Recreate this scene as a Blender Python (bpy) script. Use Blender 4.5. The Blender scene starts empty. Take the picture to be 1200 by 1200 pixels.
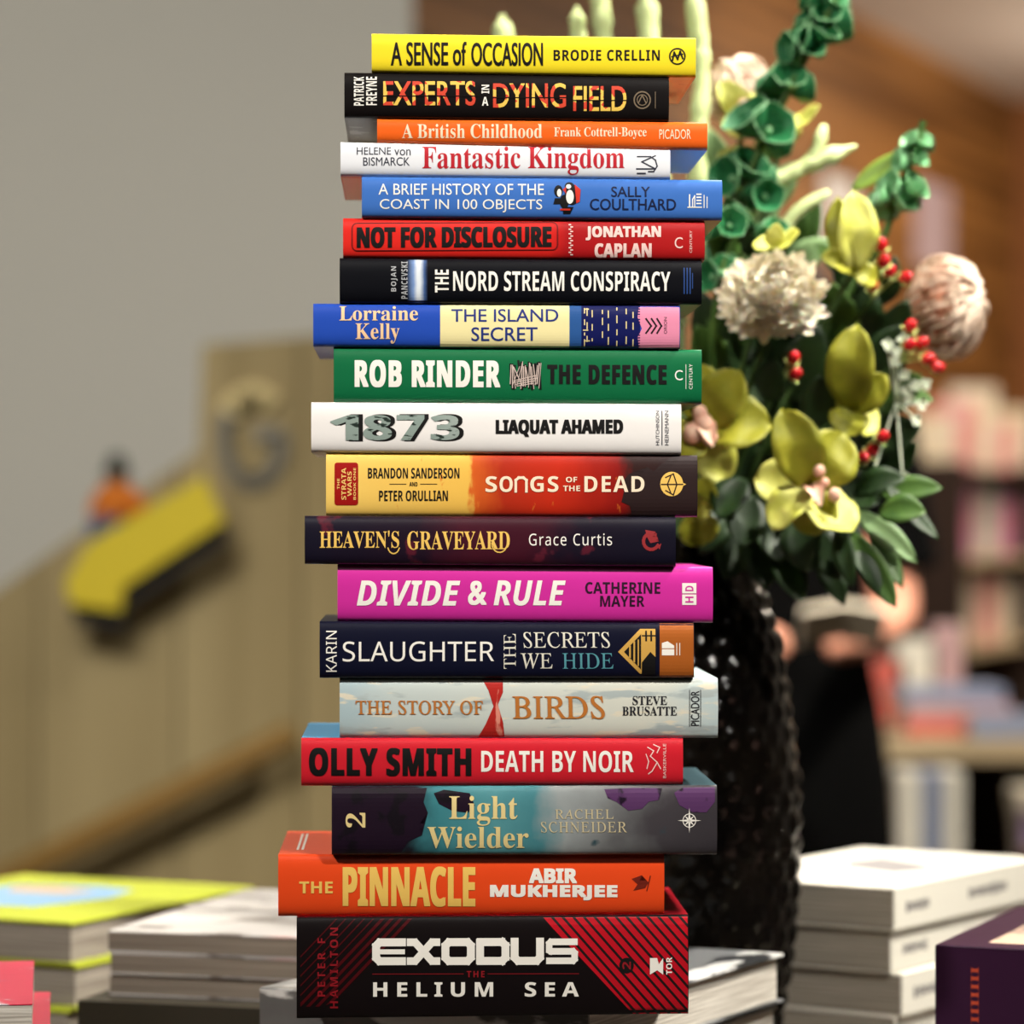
import bpy, bmesh, math, random
from mathutils import Vector, Matrix
S = bpy.context.scene
COL = S.collection
R = math.radians
random.seed(7)
CAMZ, K = 1.15, 0.26e-3            # eye height; metres per photo pixel per metre of distance


def W(px, py, d):
    """a point of the place seen at photo pixel (px, py), d metres in front of the lens"""
    return Vector(((px - 600) * K * d, d - 2.0, CAMZ - (py - 615) * K * d))


# ------------------------------------------------------------------ camera, world, lights
cam = bpy.data.cameras.new('camera')
cam.sensor_width = 36
cam.lens = 36 / (1200 * K)
cam.shift_y = 0.0125
cam.clip_end = 60
cam.dof.use_dof = True
cam.dof.focus_distance = 2.0
cam.dof.aperture_fstop = 4.6
co = bpy.data.objects.new('camera', cam)
co.location = (0, -2, CAMZ)
co.rotation_euler = (R(90), 0, 0)
COL.objects.link(co)
S.camera = co
world = bpy.data.worlds.new('world')
S.world = world
world.use_nodes = True
world.node_tree.nodes['Background'].inputs[0].default_value = (1.0, .86, .7, 1)
world.node_tree.nodes['Background'].inputs[1].default_value = 0.12
S.view_settings.view_transform = 'Standard'
S.view_settings.look = 'None'
S.view_settings.gamma = 1
S.view_settings.exposure = 0.0
S.cycles.use_denoising = True
S.cycles.max_bounces = 6
S.cycles.sample_clamp_indirect = 4


def lamp(name, loc, target, power, size, col=(1, .9, .78), spread=120):
    l = bpy.data.lights.new(name, 'AREA')
    l.shape = 'DISK'
    l.size = size
    l.energy = power
    l.color = col
    l.spread = R(spread)
    o = bpy.data.objects.new(name, l)
    o.location = loc
    o.rotation_euler = (Vector(target) - Vector(loc)).to_track_quat('-Z', 'Y').to_euler()
    COL.objects.link(o)


lamp('ceiling_spot_left', (-1.15, -1.1, 2.5), (0, 0, 1.15), 5.6, .10, (1, .95, .88), 70)
lamp('ceiling_spot_right', (.95, -.95, 2.5), (.05, .1, 1.1), 5.4, .10, (1, .95, .88), 70)
lamp('ceiling_spot_table', (.35, .55, 2.5), (.1, .55, .75), 9, .16, (1, .94, .84), 110)
lamp('ceiling_spot_flowers', (1.0, .1, 2.5), (.25, .4, 1.25), 9.5, .12, (1, .94, .84), 70)
lamp('ambient_fill_front', (0, -1.8, 2.52), (0, -1.4, 0), 2.5, .9, (1, .94, .86), 170)  # unseen fill added for ambient light, no such panel known
lamp('ambient_fill_stairs', (-.9, .9, 2.5), (-1.0, 4.0, 1.2), 98, 1.2, (1, .94, .84), 160)  # unseen soft light added to brighten the grey wall and stair side
lamp('person_fill', (.9, 2.0, 2.5), (.5, 2.9, .9), 9, .2, (1, .92, .8), 60)  # added to light the person's arms; no lamp known there
lamp('ceiling_spot_display', (1.5, 3.6, 2.5), (1.3, 4.2, .7), 26, .3, (1, .92, .8), 140)
lamp('ceiling_spot_shelves', (1.3, 5.4, 2.5), (1.7, 8.0, .8), 26, .3, (1, .88, .72), 150)
for nm_, lo_, en_ in (('fill_point_rear', (2.4, 7.3, 2.1), 48), ('fill_point_middle', (1.9, 4.2, 2.0), 3)):  # invented point lights without fixtures, added to brighten ceiling and slatted wall
    pl = bpy.data.lights.new(nm_, 'POINT')
    pl.energy = en_
    pl.shadow_soft_size = .12
    pl.color = (1, .88, .72)
    po = bpy.data.objects.new(nm_, pl)
    po.location = lo_
    COL.objects.link(po)


# ------------------------------------------------------------------ materials
def lin(c):
    out = []
    for v in c[:3]:
        v /= 255
        out.append(v / 12.92 if v <= .04045 else ((v + .055) / 1.055) ** 2.4)
    return (*out, 1)


_M = {}


def M(name, rgb, rough=.5, spec=.4, metal=0, coat=0, bump=None, var=None, sss=0, trans=0):
    """plain principled material; bump=(scale, strength), var=(scale, second colour, amount)"""
    if name in _M:
        return _M[name]
    m = bpy.data.materials.new(name)
    m.use_nodes = True
    nt = m.node_tree
    b = nt.nodes['Principled BSDF']
    b.inputs['Base Color'].default_value = lin(rgb)
    b.inputs['Roughness'].default_value = rough
    b.inputs['Specular IOR Level'].default_value = spec
    b.inputs['Metallic'].default_value = metal
    b.inputs['Coat Weight'].default_value = coat
    b.inputs['Coat Roughness'].default_value = .15
    if sss:
        b.inputs['Subsurface Weight'].default_value = sss
        b.inputs['Subsurface Radius'].default_value = (.01, .006, .003)
    tc = nt.nodes.new('ShaderNodeTexCoord')
    if bump:
        n = nt.nodes.new('ShaderNodeTexNoise')
        n.inputs['Scale'].default_value = bump[0]
        nt.links.new(tc.outputs['Object'], n.inputs['Vector'])
        bp = nt.nodes.new('ShaderNodeBump')
        bp.inputs['Strength'].default_value = bump[1]
        bp.inputs['Distance'].default_value = .002
        nt.links.new(n.outputs['Fac'], bp.inputs['Height'])
        nt.links.new(bp.outputs['Normal'], b.inputs['Normal'])
    if var:
        n = nt.nodes.new('ShaderNodeTexNoise')
        n.inputs['Scale'].default_value = var[0]
        n.inputs['Detail'].default_value = 4
        nt.links.new(tc.outputs['Object'], n.inputs['Vector'])
        r = nt.nodes.new('ShaderNodeValToRGB')
        r.color_ramp.elements[0].position = .5 - .2 * var[2]
        r.color_ramp.elements[1].position = .5 + .25
        r.color_ramp.elements[0].color = lin(rgb)
        r.color_ramp.elements[1].color = lin(var[1])
        nt.links.new(n.outputs['Fac'], r.inputs['Fac'])
        nt.links.new(r.outputs['Color'], b.inputs['Base Color'])
    _M[name] = m
    return m


def stripes(name, c1, c2, axis='Z', scale=300, rough=.7, dist=0.0, bump=.3, aniso=(.02, .02, 1)):
    """fine layered look (page edges, slats): noise stretched along one axis"""
    if name in _M:
        return _M[name]
    m = bpy.data.materials.new(name)
    m.use_nodes = True
    nt = m.node_tree
    b = nt.nodes['Principled BSDF']
    b.inputs['Roughness'].default_value = rough
    b.inputs['Specular IOR Level'].default_value = .2
    tc = nt.nodes.new('ShaderNodeTexCoord')
    mp = nt.nodes.new('ShaderNodeMapping')
    mp.inputs['Scale'].default_value = aniso
    n = nt.nodes.new('ShaderNodeTexNoise')
    n.inputs['Scale'].default_value = scale
    n.inputs['Detail'].default_value = 3
    r = nt.nodes.new('ShaderNodeValToRGB')
    r.color_ramp.elements[0].position = .35
    r.color_ramp.elements[1].position = .65
    r.color_ramp.elements[0].color = lin(c1)
    r.color_ramp.elements[1].color = lin(c2)
    nt.links.new(tc.outputs['Object'], mp.inputs['Vector'])
    nt.links.new(mp.outputs['Vector'], n.inputs['Vector'])
    nt.links.new(n.outputs['Fac'], r.inputs['Fac'])
    nt.links.new(r.outputs['Color'], b.inputs['Base Color'])
    bp = nt.nodes.new('ShaderNodeBump')
    bp.inputs['Strength'].default_value = bump
    bp.inputs['Distance'].default_value = .001
    nt.links.new(n.outputs['Fac'], bp.inputs['Height'])
    nt.links.new(bp.outputs['Normal'], b.inputs['Normal'])
    _M[name] = m
    return m


def art(name, L, stops, amt=.05, scale=40, spots=None, rough=.32, aniso=(1, 1, 1), hard=False, spec=.5):
    """printed picture: colour ramp along the length L (object x), edge broken by noise;
    spots = [(colour, scale, threshold)] adds noise-shaped patches"""
    if name in _M:
        return _M[name]
    m = bpy.data.materials.new(name)
    m.use_nodes = True
    nt = m.node_tree
    N = nt.nodes.new
    lk = nt.links.new
    b = nt.nodes['Principled BSDF']
    b.inputs['Roughness'].default_value = rough
    b.inputs['Specular IOR Level'].default_value = spec
    tc = N('ShaderNodeTexCoord')
    mp = N('ShaderNodeMapping')
    mp.inputs['Scale'].default_value = aniso
    lk(tc.outputs['Object'], mp.inputs['Vector'])
    sx = N('ShaderNodeSeparateXYZ')
    lk(tc.outputs['Object'], sx.inputs[0])
    a = N('ShaderNodeMath')
    a.operation = 'MULTIPLY_ADD'
    a.inputs[1].default_value = 1 / L
    a.inputs[2].default_value = .5
    lk(sx.outputs['X'], a.inputs[0])
    n = N('ShaderNodeTexNoise')
    n.inputs['Scale'].default_value = scale
    n.inputs['Detail'].default_value = 5
    lk(mp.outputs['Vector'], n.inputs['Vector'])
    c = N('ShaderNodeMath')
    c.operation = 'MULTIPLY_ADD'
    c.inputs[1].default_value = amt
    lk(n.outputs['Fac'], c.inputs[0])
    lk(a.outputs[0], c.inputs[2])
    s = N('ShaderNodeMath')
    s.operation = 'SUBTRACT'
    s.inputs[1].default_value = amt * .5
    lk(c.outputs[0], s.inputs[0])
    r = N('ShaderNodeValToRGB')
    if hard:
        r.color_ramp.interpolation = 'CONSTANT'
    el = r.color_ramp.elements
    while len(el) < len(stops):
        el.new(.5)
    for e, (p, cc) in zip(el, stops):
        e.position = p
        e.color = lin(cc)
    lk(s.outputs[0], r.inputs['Fac'])
    out = r.outputs['Color']
    for (cc, sc, th) in (spots or []):
        n2 = N('ShaderNodeTexNoise')
        n2.inputs['Scale'].default_value = sc
        n2.inputs['Detail'].default_value = 6
        lk(mp.outputs['Vector'], n2.inputs['Vector'])
        rr = N('ShaderNodeValToRGB')
        rr.color_ramp.elements[0].position = th
        rr.color_ramp.elements[1].position = th + .06
        lk(n2.outputs['Fac'], rr.inputs['Fac'])
        mx = N('ShaderNodeMix')
        mx.data_type = 'RGBA'
        lk(rr.outputs['Color'], mx.inputs[0])
        lk(out, mx.inputs[6])
        mx.inputs[7].default_value = lin(cc)
        out = mx.outputs[2]
    lk(out, b.inputs['Base Color'])
    _M[name] = m
    return m


# ------------------------------------------------------------------ object helpers
def obj(name, bm, mats, parent=None, smooth=None):
    me = bpy.data.meshes.new(name)
    bm.to_mesh(me)
    bm.free()
    for m in (mats if isinstance(mats, (list, tuple)) else [mats]):
        me.materials.append(m)
    if smooth is not None:
        me.polygons.foreach_set('use_smooth', [True] * len(me.polygons))
        me.set_sharp_from_angle(angle=R(smooth))
    o = bpy.data.objects.new(name, me)
    COL.objects.link(o)
    if parent:
        o.parent = parent
    return o


def tag(o, label, cat, group=None, kind=None):
    o['label'] = label
    o['category'] = cat
    if group:
        o['group'] = group
    if kind:
        o['kind'] = kind
    return o


def thing(name, label, cat, loc, rz=0, group=None):
    o = bpy.data.objects.new(name, None)
    o.empty_display_size = .02
    COL.objects.link(o)
    o.location = loc
    o.rotation_euler = (0, 0, rz)
    return tag(o, label, cat, group)


def struct(name, bm, m):
    o = obj(name, bm, m)
    o['kind'] = 'structure'
    return o


def dup(root, label, loc=None, rz=None, group=None):
    r = root.copy()
    COL.objects.link(r)
    if loc is not None:
        r.location = loc
    if rz is not None:
        r.rotation_euler = (0, 0, rz)
    r['label'] = label
    if group:
        r['group'] = group
    for ch in list(root.children):
        c = ch.copy()
        COL.objects.link(c)
        c.parent = r
        for g in list(ch.children):
            e = g.copy()
            COL.objects.link(e)
            e.parent = c
    return r


def box(bm, x0, x1, y0, y1, z0, z1, mi=0, bevel=0):
    r = bmesh.ops.create_cube(bm, size=1)
    bmesh.ops.scale(bm, vec=(x1 - x0, y1 - y0, z1 - z0), verts=r['verts'])
    bmesh.ops.translate(bm, vec=((x0 + x1) / 2, (y0 + y1) / 2, (z0 + z1) / 2), verts=r['verts'])
    fs = {f for v in r['verts'] for f in v.link_faces}
    for f in fs:
        f.material_index = mi
    if bevel:
        es = list({e for v in r['verts'] for e in v.link_edges})
        bmesh.ops.bevel(bm, geom=es, offset=bevel, segments=2, affect='EDGES', profile=.6)
    return bm


def newbox(*a, **k):
    return box(bmesh.new(), *a, **k)


def prism(bm, pts, vec, mi=0):
    """extrude the polygon pts (world vectors) by vec"""
    vs = [bm.verts.new(p) for p in pts]
    f = bm.faces.new(vs)
    f.material_index = mi
    r = bmesh.ops.extrude_face_region(bm, geom=[f])
    nv = [g for g in r['geom'] if isinstance(g, bmesh.types.BMVert)]
    bmesh.ops.translate(bm, vec=vec, verts=nv)
    bmesh.ops.recalc_face_normals(bm, faces=bm.faces)
    return bm


def tube(bm, pts, radii, n=8, mi=0, cap=True):
    pts = [Vector(p) for p in pts]
    if not isinstance(radii, (list, tuple)):
        radii = [radii] * len(pts)
    up = Vector((0.13, 0.2, 1)).normalized()
    rings = []
    prev = None
    for i, p in enumerate(pts):
        t = (pts[min(i + 1, len(pts) - 1)] - pts[max(i - 1, 0)]).normalized()
        if prev is None:
            a = t.cross(up)
            if a.length < .1:
                a = t.cross(Vector((1, 0, 0)))
        else:
            a = prev - t * prev.dot(t)
        a.normalize()
        prev = a
        b = t.cross(a)
        rings.append([bm.verts.new(p + (a * math.cos(2 * math.pi * k / n) + b * math.sin(2 * math.pi * k / n)) * radii[i])
                      for k in range(n)])
    for i in range(len(rings) - 1):
        for k in range(n):
            f = bm.faces.new((rings[i][k], rings[i][(k + 1) % n], rings[i + 1][(k + 1) % n], rings[i + 1][k]))
            f.material_index = mi
    if cap:
        for rg in (rings[0][::-1], rings[-1]):
            f = bm.faces.new(rg)
            f.material_index = mi
    return bm


def spline(pts, n=14):
    """Catmull-Rom through pts"""
    pts = [Vector(p) for p in pts]
    P = [pts[0] * 2 - pts[1]] + pts + [pts[-1] * 2 - pts[-2]]
    out = []
    seg = len(pts) - 1
    for i in range(n + 1):
        u = i / n * seg
        k = min(int(u), seg - 1)
        t = u - k
        p0, p1, p2, p3 = P[k:k + 4]
        out.append(.5 * ((2 * p1) + (p2 - p0) * t + (2 * p0 - 5 * p1 + 4 * p2 - p3) * t * t + (3 * p1 - p0 - 3 * p2 + p3) * t ** 3))
    return out


def lathe(bm, prof, n=32, c=(0, 0, 0), mi=0):
    rings = []
    for r, z in prof:
        rings.append([bm.verts.new((c[0] + r * math.cos(2 * math.pi * k / n), c[1] + r * math.sin(2 * math.pi * k / n), c[2] + z)) for k in range(n)])
    for i in range(len(rings) - 1):
        for k in range(n):
            f = bm.faces.new((rings[i][k], rings[i][(k + 1) % n], rings[i + 1][(k + 1) % n], rings[i + 1][k]))
            f.material_index = mi
    return bm


def blob(bm, c, r, seg=12, mi=0, rot=None):
    """ellipsoid"""
    q = bmesh.ops.create_uvsphere(bm, u_segments=seg, v_segments=max(6, seg // 2 + 2), radius=1)
    mat = Matrix.Translation(c) @ (rot.to_4x4() if rot else Matrix()) @ Matrix.Diagonal((*(r if isinstance(r, tuple) else (r, r, r)), 1))
    bmesh.ops.transform(bm, matrix=mat, verts=q['verts'])
    for v in q['verts']:
        for f in v.link_faces:
            f.material_index = mi
    return bm


# ------------------------------------------------------------------ the room
m_grey = M('grey_plaster', (184, 184, 178), .9, .1, bump=(220, .12))
m_ceil = M('ceiling_paint', (224, 212, 202), .9, .1)
m_floor = M('carpet', (66, 58, 50), .95, .1, bump=(400, .5))
m_wood = stripes('wood_slats', (86, 52, 20), (158, 108, 56), scale=40, rough=.55, aniso=(.012, .012, .8), bump=.4)
m_panel = stripes('stair_panel_wood', (130, 116, 82), (150, 136, 100), scale=9, rough=.75, aniso=(1, 1, .05), bump=.05)
m_rail = M('handrail_wood', (112, 86, 36), .5, .3, var=(6, (128, 98, 48), 1))
m_dark = M('dark_wood', (40, 24, 15), .6, .3, bump=(60, .2))
struct('floor', newbox(-3.6, 3.6, -4, 9.6, -.05, 0), m_floor)
struct('ceiling', newbox(-3.6, 3.6, -4, 9.6, 2.58, 2.63), m_ceil)
struct('wall_left', newbox(-3.65, -3.6, -4, 4.4, 0, 2.58), m_grey)
struct('wall_right', newbox(3.6, 3.65, -4, 9.6, 0, 2.58), m_grey)
struct('wall_front', newbox(-3.6, 3.6, -4.05, -4, 0, 2.58), m_grey)
struct('wall_back', newbox(-3.6, -.19, 4.28, 4.38, 0, 2.58), m_grey)
wa, wb = Vector((-.19, 4.28, 0)), Vector((1.69, 9.06, 0))
wd = (wb - wa).normalized()
wn = Vector((wd.y, -wd.x, 0))                # towards the room
struct('wall_wood', prism(bmesh.new(), [wa, wb, wb + Vector((0, 0, 2.58)), wa + Vector((0, 0, 2.58))], -wn * .06), m_wood)
struct('wall_far', newbox(1.6, 3.6, 9.06, 9.12, 0, 2.58), M('brown_far_wall', (120, 72, 34), .7, .2))

# stair side panelling with a sloping top, seams, handrail
D = 5.6
pan = thing('stair_panelling', 'beige wooden stair side panelling with sloping and stepped top edge', 'panelling', (-.9, D - 2, 0))
pp = [W(-160, 800, D), W(0, 690, D), W(232, 528, D), W(237, 404, D), W(480, 384, D)]
edges = [-160, 44, 208, 352, 480]


def top_at(px):
    q = [(-160, 800), (0, 690), (232, 528), (237, 404), (480, 384)]
    for (a, b), (c, e) in zip(q, q[1:]):
        if a <= px <= c:
            return b + (e - b) * (px - a) / (c - a)


for a, b in zip(edges, edges[1:]):
    bm = bmesh.new()
    xs = [a + 1.2] + [p for p in (0, 232, 237) if a + 1.2 < p < b - 1.2] + [b - 1.2]
    top = [W(x, top_at(x), D) for x in xs]
    lo = [Vector((W(b - 1.2, 0, D).x, D - 2, .01)), Vector((W(a + 1.2, 0, D).x, D - 2, .01))]
    prism(bm, [p - pan.location for p in top + lo], Vector((0, .06, 0)))
    obj('board', bm, m_panel, pan)
hr = thing('stair_handrail', 'olive brown wooden handrail sloping across the stair panelling', 'handrail', W(200, 932, D - .1))
o = W(200, 932, D - .1)
obj('rail', tube(bmesh.new(), [W(-60, 1064, D - .1) - o, W(345, 860, D - .1) - o], .024, 12), m_rail, hr, 40)
for px in (40, 300):
    py = 860 + (345 - px) * .5037
    obj('bracket', tube(bmesh.new(), [W(px, py, D - .1) - o, W(px, py + 22, D - .06) - o, W(px, py + 22, D - .0015) - o], .009, 8), m_rail, hr, 40)

# yellow arrow sign, its black backing, letter G, small seated doll
D = 5.45
ar = [(238, 558), (262, 611), (143, 689), (141, 716), (82, 708), (76, 682), (103, 636)]
sg = thing('arrow_sign', 'yellow arrow sign with black backing pointing down the stairs', 'sign', W(165, 640, D))
o = sg.location
obj('arrow_face', prism(bmesh.new(), [W(*p, D) - o for p in ar], Vector((0, .03, 0))), M('sign_yellow', (190, 172, 32), .6, .3), sg)
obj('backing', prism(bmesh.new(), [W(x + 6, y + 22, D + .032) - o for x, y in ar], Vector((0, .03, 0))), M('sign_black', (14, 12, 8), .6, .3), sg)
for px, py in ((120, 670), (225, 600)):
    obj('mount', tube(bmesh.new(), [W(px, py, D + .06) - o, W(px, py, D + .149) - o], .006, 8), m_dark, sg, 40)
lg = thing('wall_letter', 'large blue-grey letter G with highlight painted as cream upper arc on the stair panelling', 'letter', W(295, 512, 5.58))
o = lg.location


def arc(a0, a1, n, cx, cy, rx, ry):
    return [(cx + rx * math.cos(R(a0 + (a1 - a0) * i / n)), cy - ry * math.sin(R(a0 + (a1 - a0) * i / n))) for i in range(n + 1)]


def band(pts, wpx, d, th, o):
    bm = bmesh.new()
    for i in range(len(pts) - 1):
        (x0, y0), (x1, y1) = pts[i], pts[i + 1]
        l = math.hypot(x1 - x0, y1 - y0)
        ux, uy = (x1 - x0) / l, (y1 - y0) / l
        e = 1.5
        q = [(x0 - ux * e - uy * wpx / 2, y0 - uy * e + ux * wpx / 2), (x1 + ux * e - uy * wpx / 2, y1 + uy * e + ux * wpx / 2),
             (x1 + ux * e + uy * wpx / 2, y1 + uy * e - ux * wpx / 2), (x0 - ux * e + uy * wpx / 2, y0 - uy * e - ux * wpx / 2)]
        prism(bm, [W(*p, d) - o for p in q], Vector((0, th, 0)))
    return bm


obj('letter_body', band(arc(148, 355, 18, 295, 512, 34, 52) + [(326, 508), (300, 508)], 17, 5.58, .03, o), M('letter_grey', (118, 116, 108), .6, .3), lg)
obj('letter_highlight', band(arc(146, 48, 8, 295, 508, 32, 46), 26, 5.575, .03, o), M('letter_highlight_cream', (196, 178, 122), .5, .4), lg)  # highlight on the letter's top, built as a cream arc
dl = thing('doll', 'small doll in orange top and dark cap on the yellow arrow sign', 'doll', W(128, 632, D + .05))
o = dl.location
q = K * D
bm = bmesh.new()
blob(bm, W(136, 588, D + .115) - o, (26 * q, 20 * q, 27 * q))
tube(bm, [W(118, 580, D + .115) - o, W(110, 600, D + .11) - o, W(118, 612, D + .105) - o], [9 * q, 8 * q, 7 * q], 8)
tube(bm, [W(154, 580, D + .115) - o, W(166, 592, D + .11) - o, W(158, 604, D + .105) - o], [9 * q, 8 * q, 7 * q], 8)
obj('torso', bm, M('doll_orange', (190, 108, 40), .8, .1), dl, 50)
obj('head', blob(bmesh.new(), W(137, 560, D + .115) - o, (14 * q, 14 * q, 14 * q)), M('doll_face', (120, 92, 72), .8, .1), dl, 50)
bm = lathe(bmesh.new(), [(.001, 24 * q), (8 * q, 22 * q), (13 * q, 12 * q), (14 * q, 2 * q), (20 * q, 0), (20 * q, -2 * q), (.001, -2 * q)], 16, W(137, 554, D + .115) - o)
obj('cap', bm, M('doll_cap', (58, 62, 58), .8, .1), dl, 40)
for s in (-1, 1):
    bm = tube(bmesh.new(), [W(130 + s * 9, 606, D + .11) - o, W(122 + s * 9, 612, D + .105) - o, W(118 + s * 9, 634, D + .1) - o], [10 * q, 9 * q, 8 * q], 10)
    blob(bm, W(117 + s * 9, 637, D + .1) - o, (9 * q, 14 * q, 7 * q))
    obj('leg', bm, M('doll_blue', (72, 84, 112), .8, .1), dl, 50)

# ------------------------------------------------------------------ display table
TZ = .75
tb = thing('display_table', 'dark wooden display table carrying all the book stacks', 'table', (.05, .55, 0))
obj('table_top', newbox(-1.0, 1.0, -.7, .75, TZ - .04, TZ, bevel=.004), M('table_wood', (58, 46, 38), .5, .4, bump=(30, .1)), tb)
for sx in (-.92, .92):
    for sy in (-.62, .67):
        obj('leg', newbox(sx - .03, sx + .03, sy - .03, sy + .03, 0, TZ - .04), m_dark, tb)
obj('apron', newbox(-.95, .95, -.66, .71, TZ - .14, TZ - .04), m_dark, tb)

# ------------------------------------------------------------------ lettering
BASES = {'se': (0x1D400, 0x1D7CE), 'sl': (0x1D5A0, 0x1D7E2), 'sb': (0x1D5D4, 0x1D7EC), 'si': (0x1D63C, 0x1D7EC), 'mono': (0x1D670, 0x1D7F6), 'sr': (0x1D434, 0x1D7CE)}
_T = {}


def glyphs(body, style, space=1, off=0):
    key = (body, style, space, off)
    if key in _T:
        return _T[key]
    s = ''
    for c in body:
        if style in BASES:
            b, dg = BASES[style]
            if 'A' <= c <= 'Z':
                c = chr(b + ord(c) - 65)
            elif 'a' <= c <= 'z':
                c = chr(b + 26 + ord(c) - 97)
            elif c.isdigit():
                c = chr(dg + int(c))
        s += c
    cu = bpy.data.curves.new('lettering', 'FONT')
    cu.body = s
    cu.size = 1
    cu.resolution_u = 4
    cu.space_character = space
    cu.offset = off
    ob = bpy.data.objects.new('lettering', cu)
    COL.objects.link(ob)
    bpy.context.view_layer.update()
    me = ob.to_mesh()
    vs = [(v.co.x, v.co.y) for v in me.vertices]
    fs = [tuple(p.vertices) for p in me.polygons]
    ob.to_mesh_clear()
    bpy.data.objects.remove(ob)
    bpy.data.curves.remove(cu)
    if style == 'sr':
        vs = [(x - y * .29, y) for x, y in vs]
    x0, x1 = min(v[0] for v in vs), max(v[0] for v in vs)
    y0, y1 = min(v[1] for v in vs), max(v[1] for v in vs)
    vs = [((x - x0) / (x1 - x0), (y - y0) / (y1 - y0)) for x, y in vs]
    _T[key] = (vs, fs)
    return _T[key]


def T(body, x0, y0, x1, y1, style='sb', rot=None, space=1, off=0):
    """lettering fitted to a box of the spine -> (verts, faces); off > 0 thickens the strokes"""
    vs, fs = glyphs(body, style, space)
    h = (x1 - x0) if rot else (y1 - y0)
    f = max(0, off) * h * 1.1
    out, of = [], []
    for kk, (dx, dy) in enumerate(((0, 0),) if f == 0 else ((-f, -f * .7), (f, -f * .7), (-f, f * .7), (f, f * .7))):
        zz = kk * 1.8e-5
        a0, a1, b0, b1 = x0 + f + dx, x1 - f + dx, y0 + f * .7 + dy, y1 - f * .7 + dy
        n = len(out)
        if rot == 'up':
            out += [(a1 - ty * (a1 - a0), b1 - tx * (b1 - b0), zz) for tx, ty in vs]
        elif rot == 'down':
            out += [(a0 + ty * (a1 - a0), b0 + tx * (b1 - b0), zz) for tx, ty in vs]
        else:
            out += [(a0 + tx * (a1 - a0), b1 - ty * (b1 - b0), zz) for tx, ty in vs]
        of += [tuple(n + k for k in q) for q in fs]
    return out, of


def poly(*pts):
    return list(pts), [tuple(range(len(pts)))]


def rect(x0, y0, x1, y1):
    return poly((x0, y1), (x1, y1), (x1, y0), (x0, y0))


def ell(cx, cy, rx, ry, n=24):
    return poly(*[(cx + rx * math.cos(2 * math.pi * i / n), cy + ry * math.sin(-2 * math.pi * i / n)) for i in range(n)])


def rrect(x0, y0, x1, y1, r, n=5):
    pts = []
    for (cx, cy, a) in ((x1 - r, y0 + r, 90), (x0 + r, y0 + r, 180), (x0 + r, y1 - r, 270), (x1 - r, y1 - r, 360)):
        for i in range(n + 1):
            t = R(a - 90 + 90 * i / n)
            pts.append((cx + r * math.cos(t), cy - r * math.sin(t)))
    return poly(*pts)


def line(pts, w, closed=False, ext=.5):
    vs, fs = [], []
    pts = list(pts)
    if closed:
        pts = pts + [pts[0]]
    for (xa, ya), (xb, yb) in zip(pts, pts[1:]):
        l = math.hypot(xb - xa, yb - ya) or 1
        ux, uy = (xb - xa) / l, (yb - ya) / l
        e = w * ext
        n = len(vs)
        zz = (n // 4) * 6e-6
        vs += [(xa - ux * e - uy * w / 2, ya - uy * e + ux * w / 2, zz), (xb + ux * e - uy * w / 2, yb + uy * e + ux * w / 2, zz),
               (xb + ux * e + uy * w / 2, yb + uy * e - ux * w / 2, zz), (xa - ux * e + uy * w / 2, ya - uy * e - ux * w / 2, zz)]
        fs.append((n, n + 1, n + 2, n + 3))
    return vs, fs


def ring(cx, cy, r, w, n=22):
    return line([(cx + r * math.cos(2 * math.pi * i / n), cy + r * math.sin(2 * math.pi * i / n)) for i in range(n)], w, True, .1)


def clip(pts, region):
    """convex clip of pts by region (both lists of px points)"""
    def area(p):
        return sum(a[0] * b[1] - b[0] * a[1] for a, b in zip(p, p[1:] + p[:1]))
    if area(region) < 0:
        region = region[::-1]
    out = pts
    for a, b in zip(region, region[1:] + region[:1]):
        inp, out = out, []
        f = lambda p: (b[0] - a[0]) * (p[1] - a[1]) - (b[1] - a[1]) * (p[0] - a[0])
        for p, q in zip(inp, inp[1:] + inp[:1]):
            fp, fq = f(p), f(q)
            if fp >= 0:
                out.append(p)
            if (fp >= 0) != (fq >= 0):
                t = fp / (fp - fq)
                out.append((p[0] + (q[0] - p[0]) * t, p[1] + (q[1] - p[1]) * t))
        if not out:
            return None
    return out


# ------------------------------------------------------------------ the tall stack of hardbacks
m_pages = stripes('page_edges', (196, 184, 160), (226, 216, 196), scale=900)
m_inner = M('endpaper', (220, 212, 196), .8, .1)
YAW = R(1.8)


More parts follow.
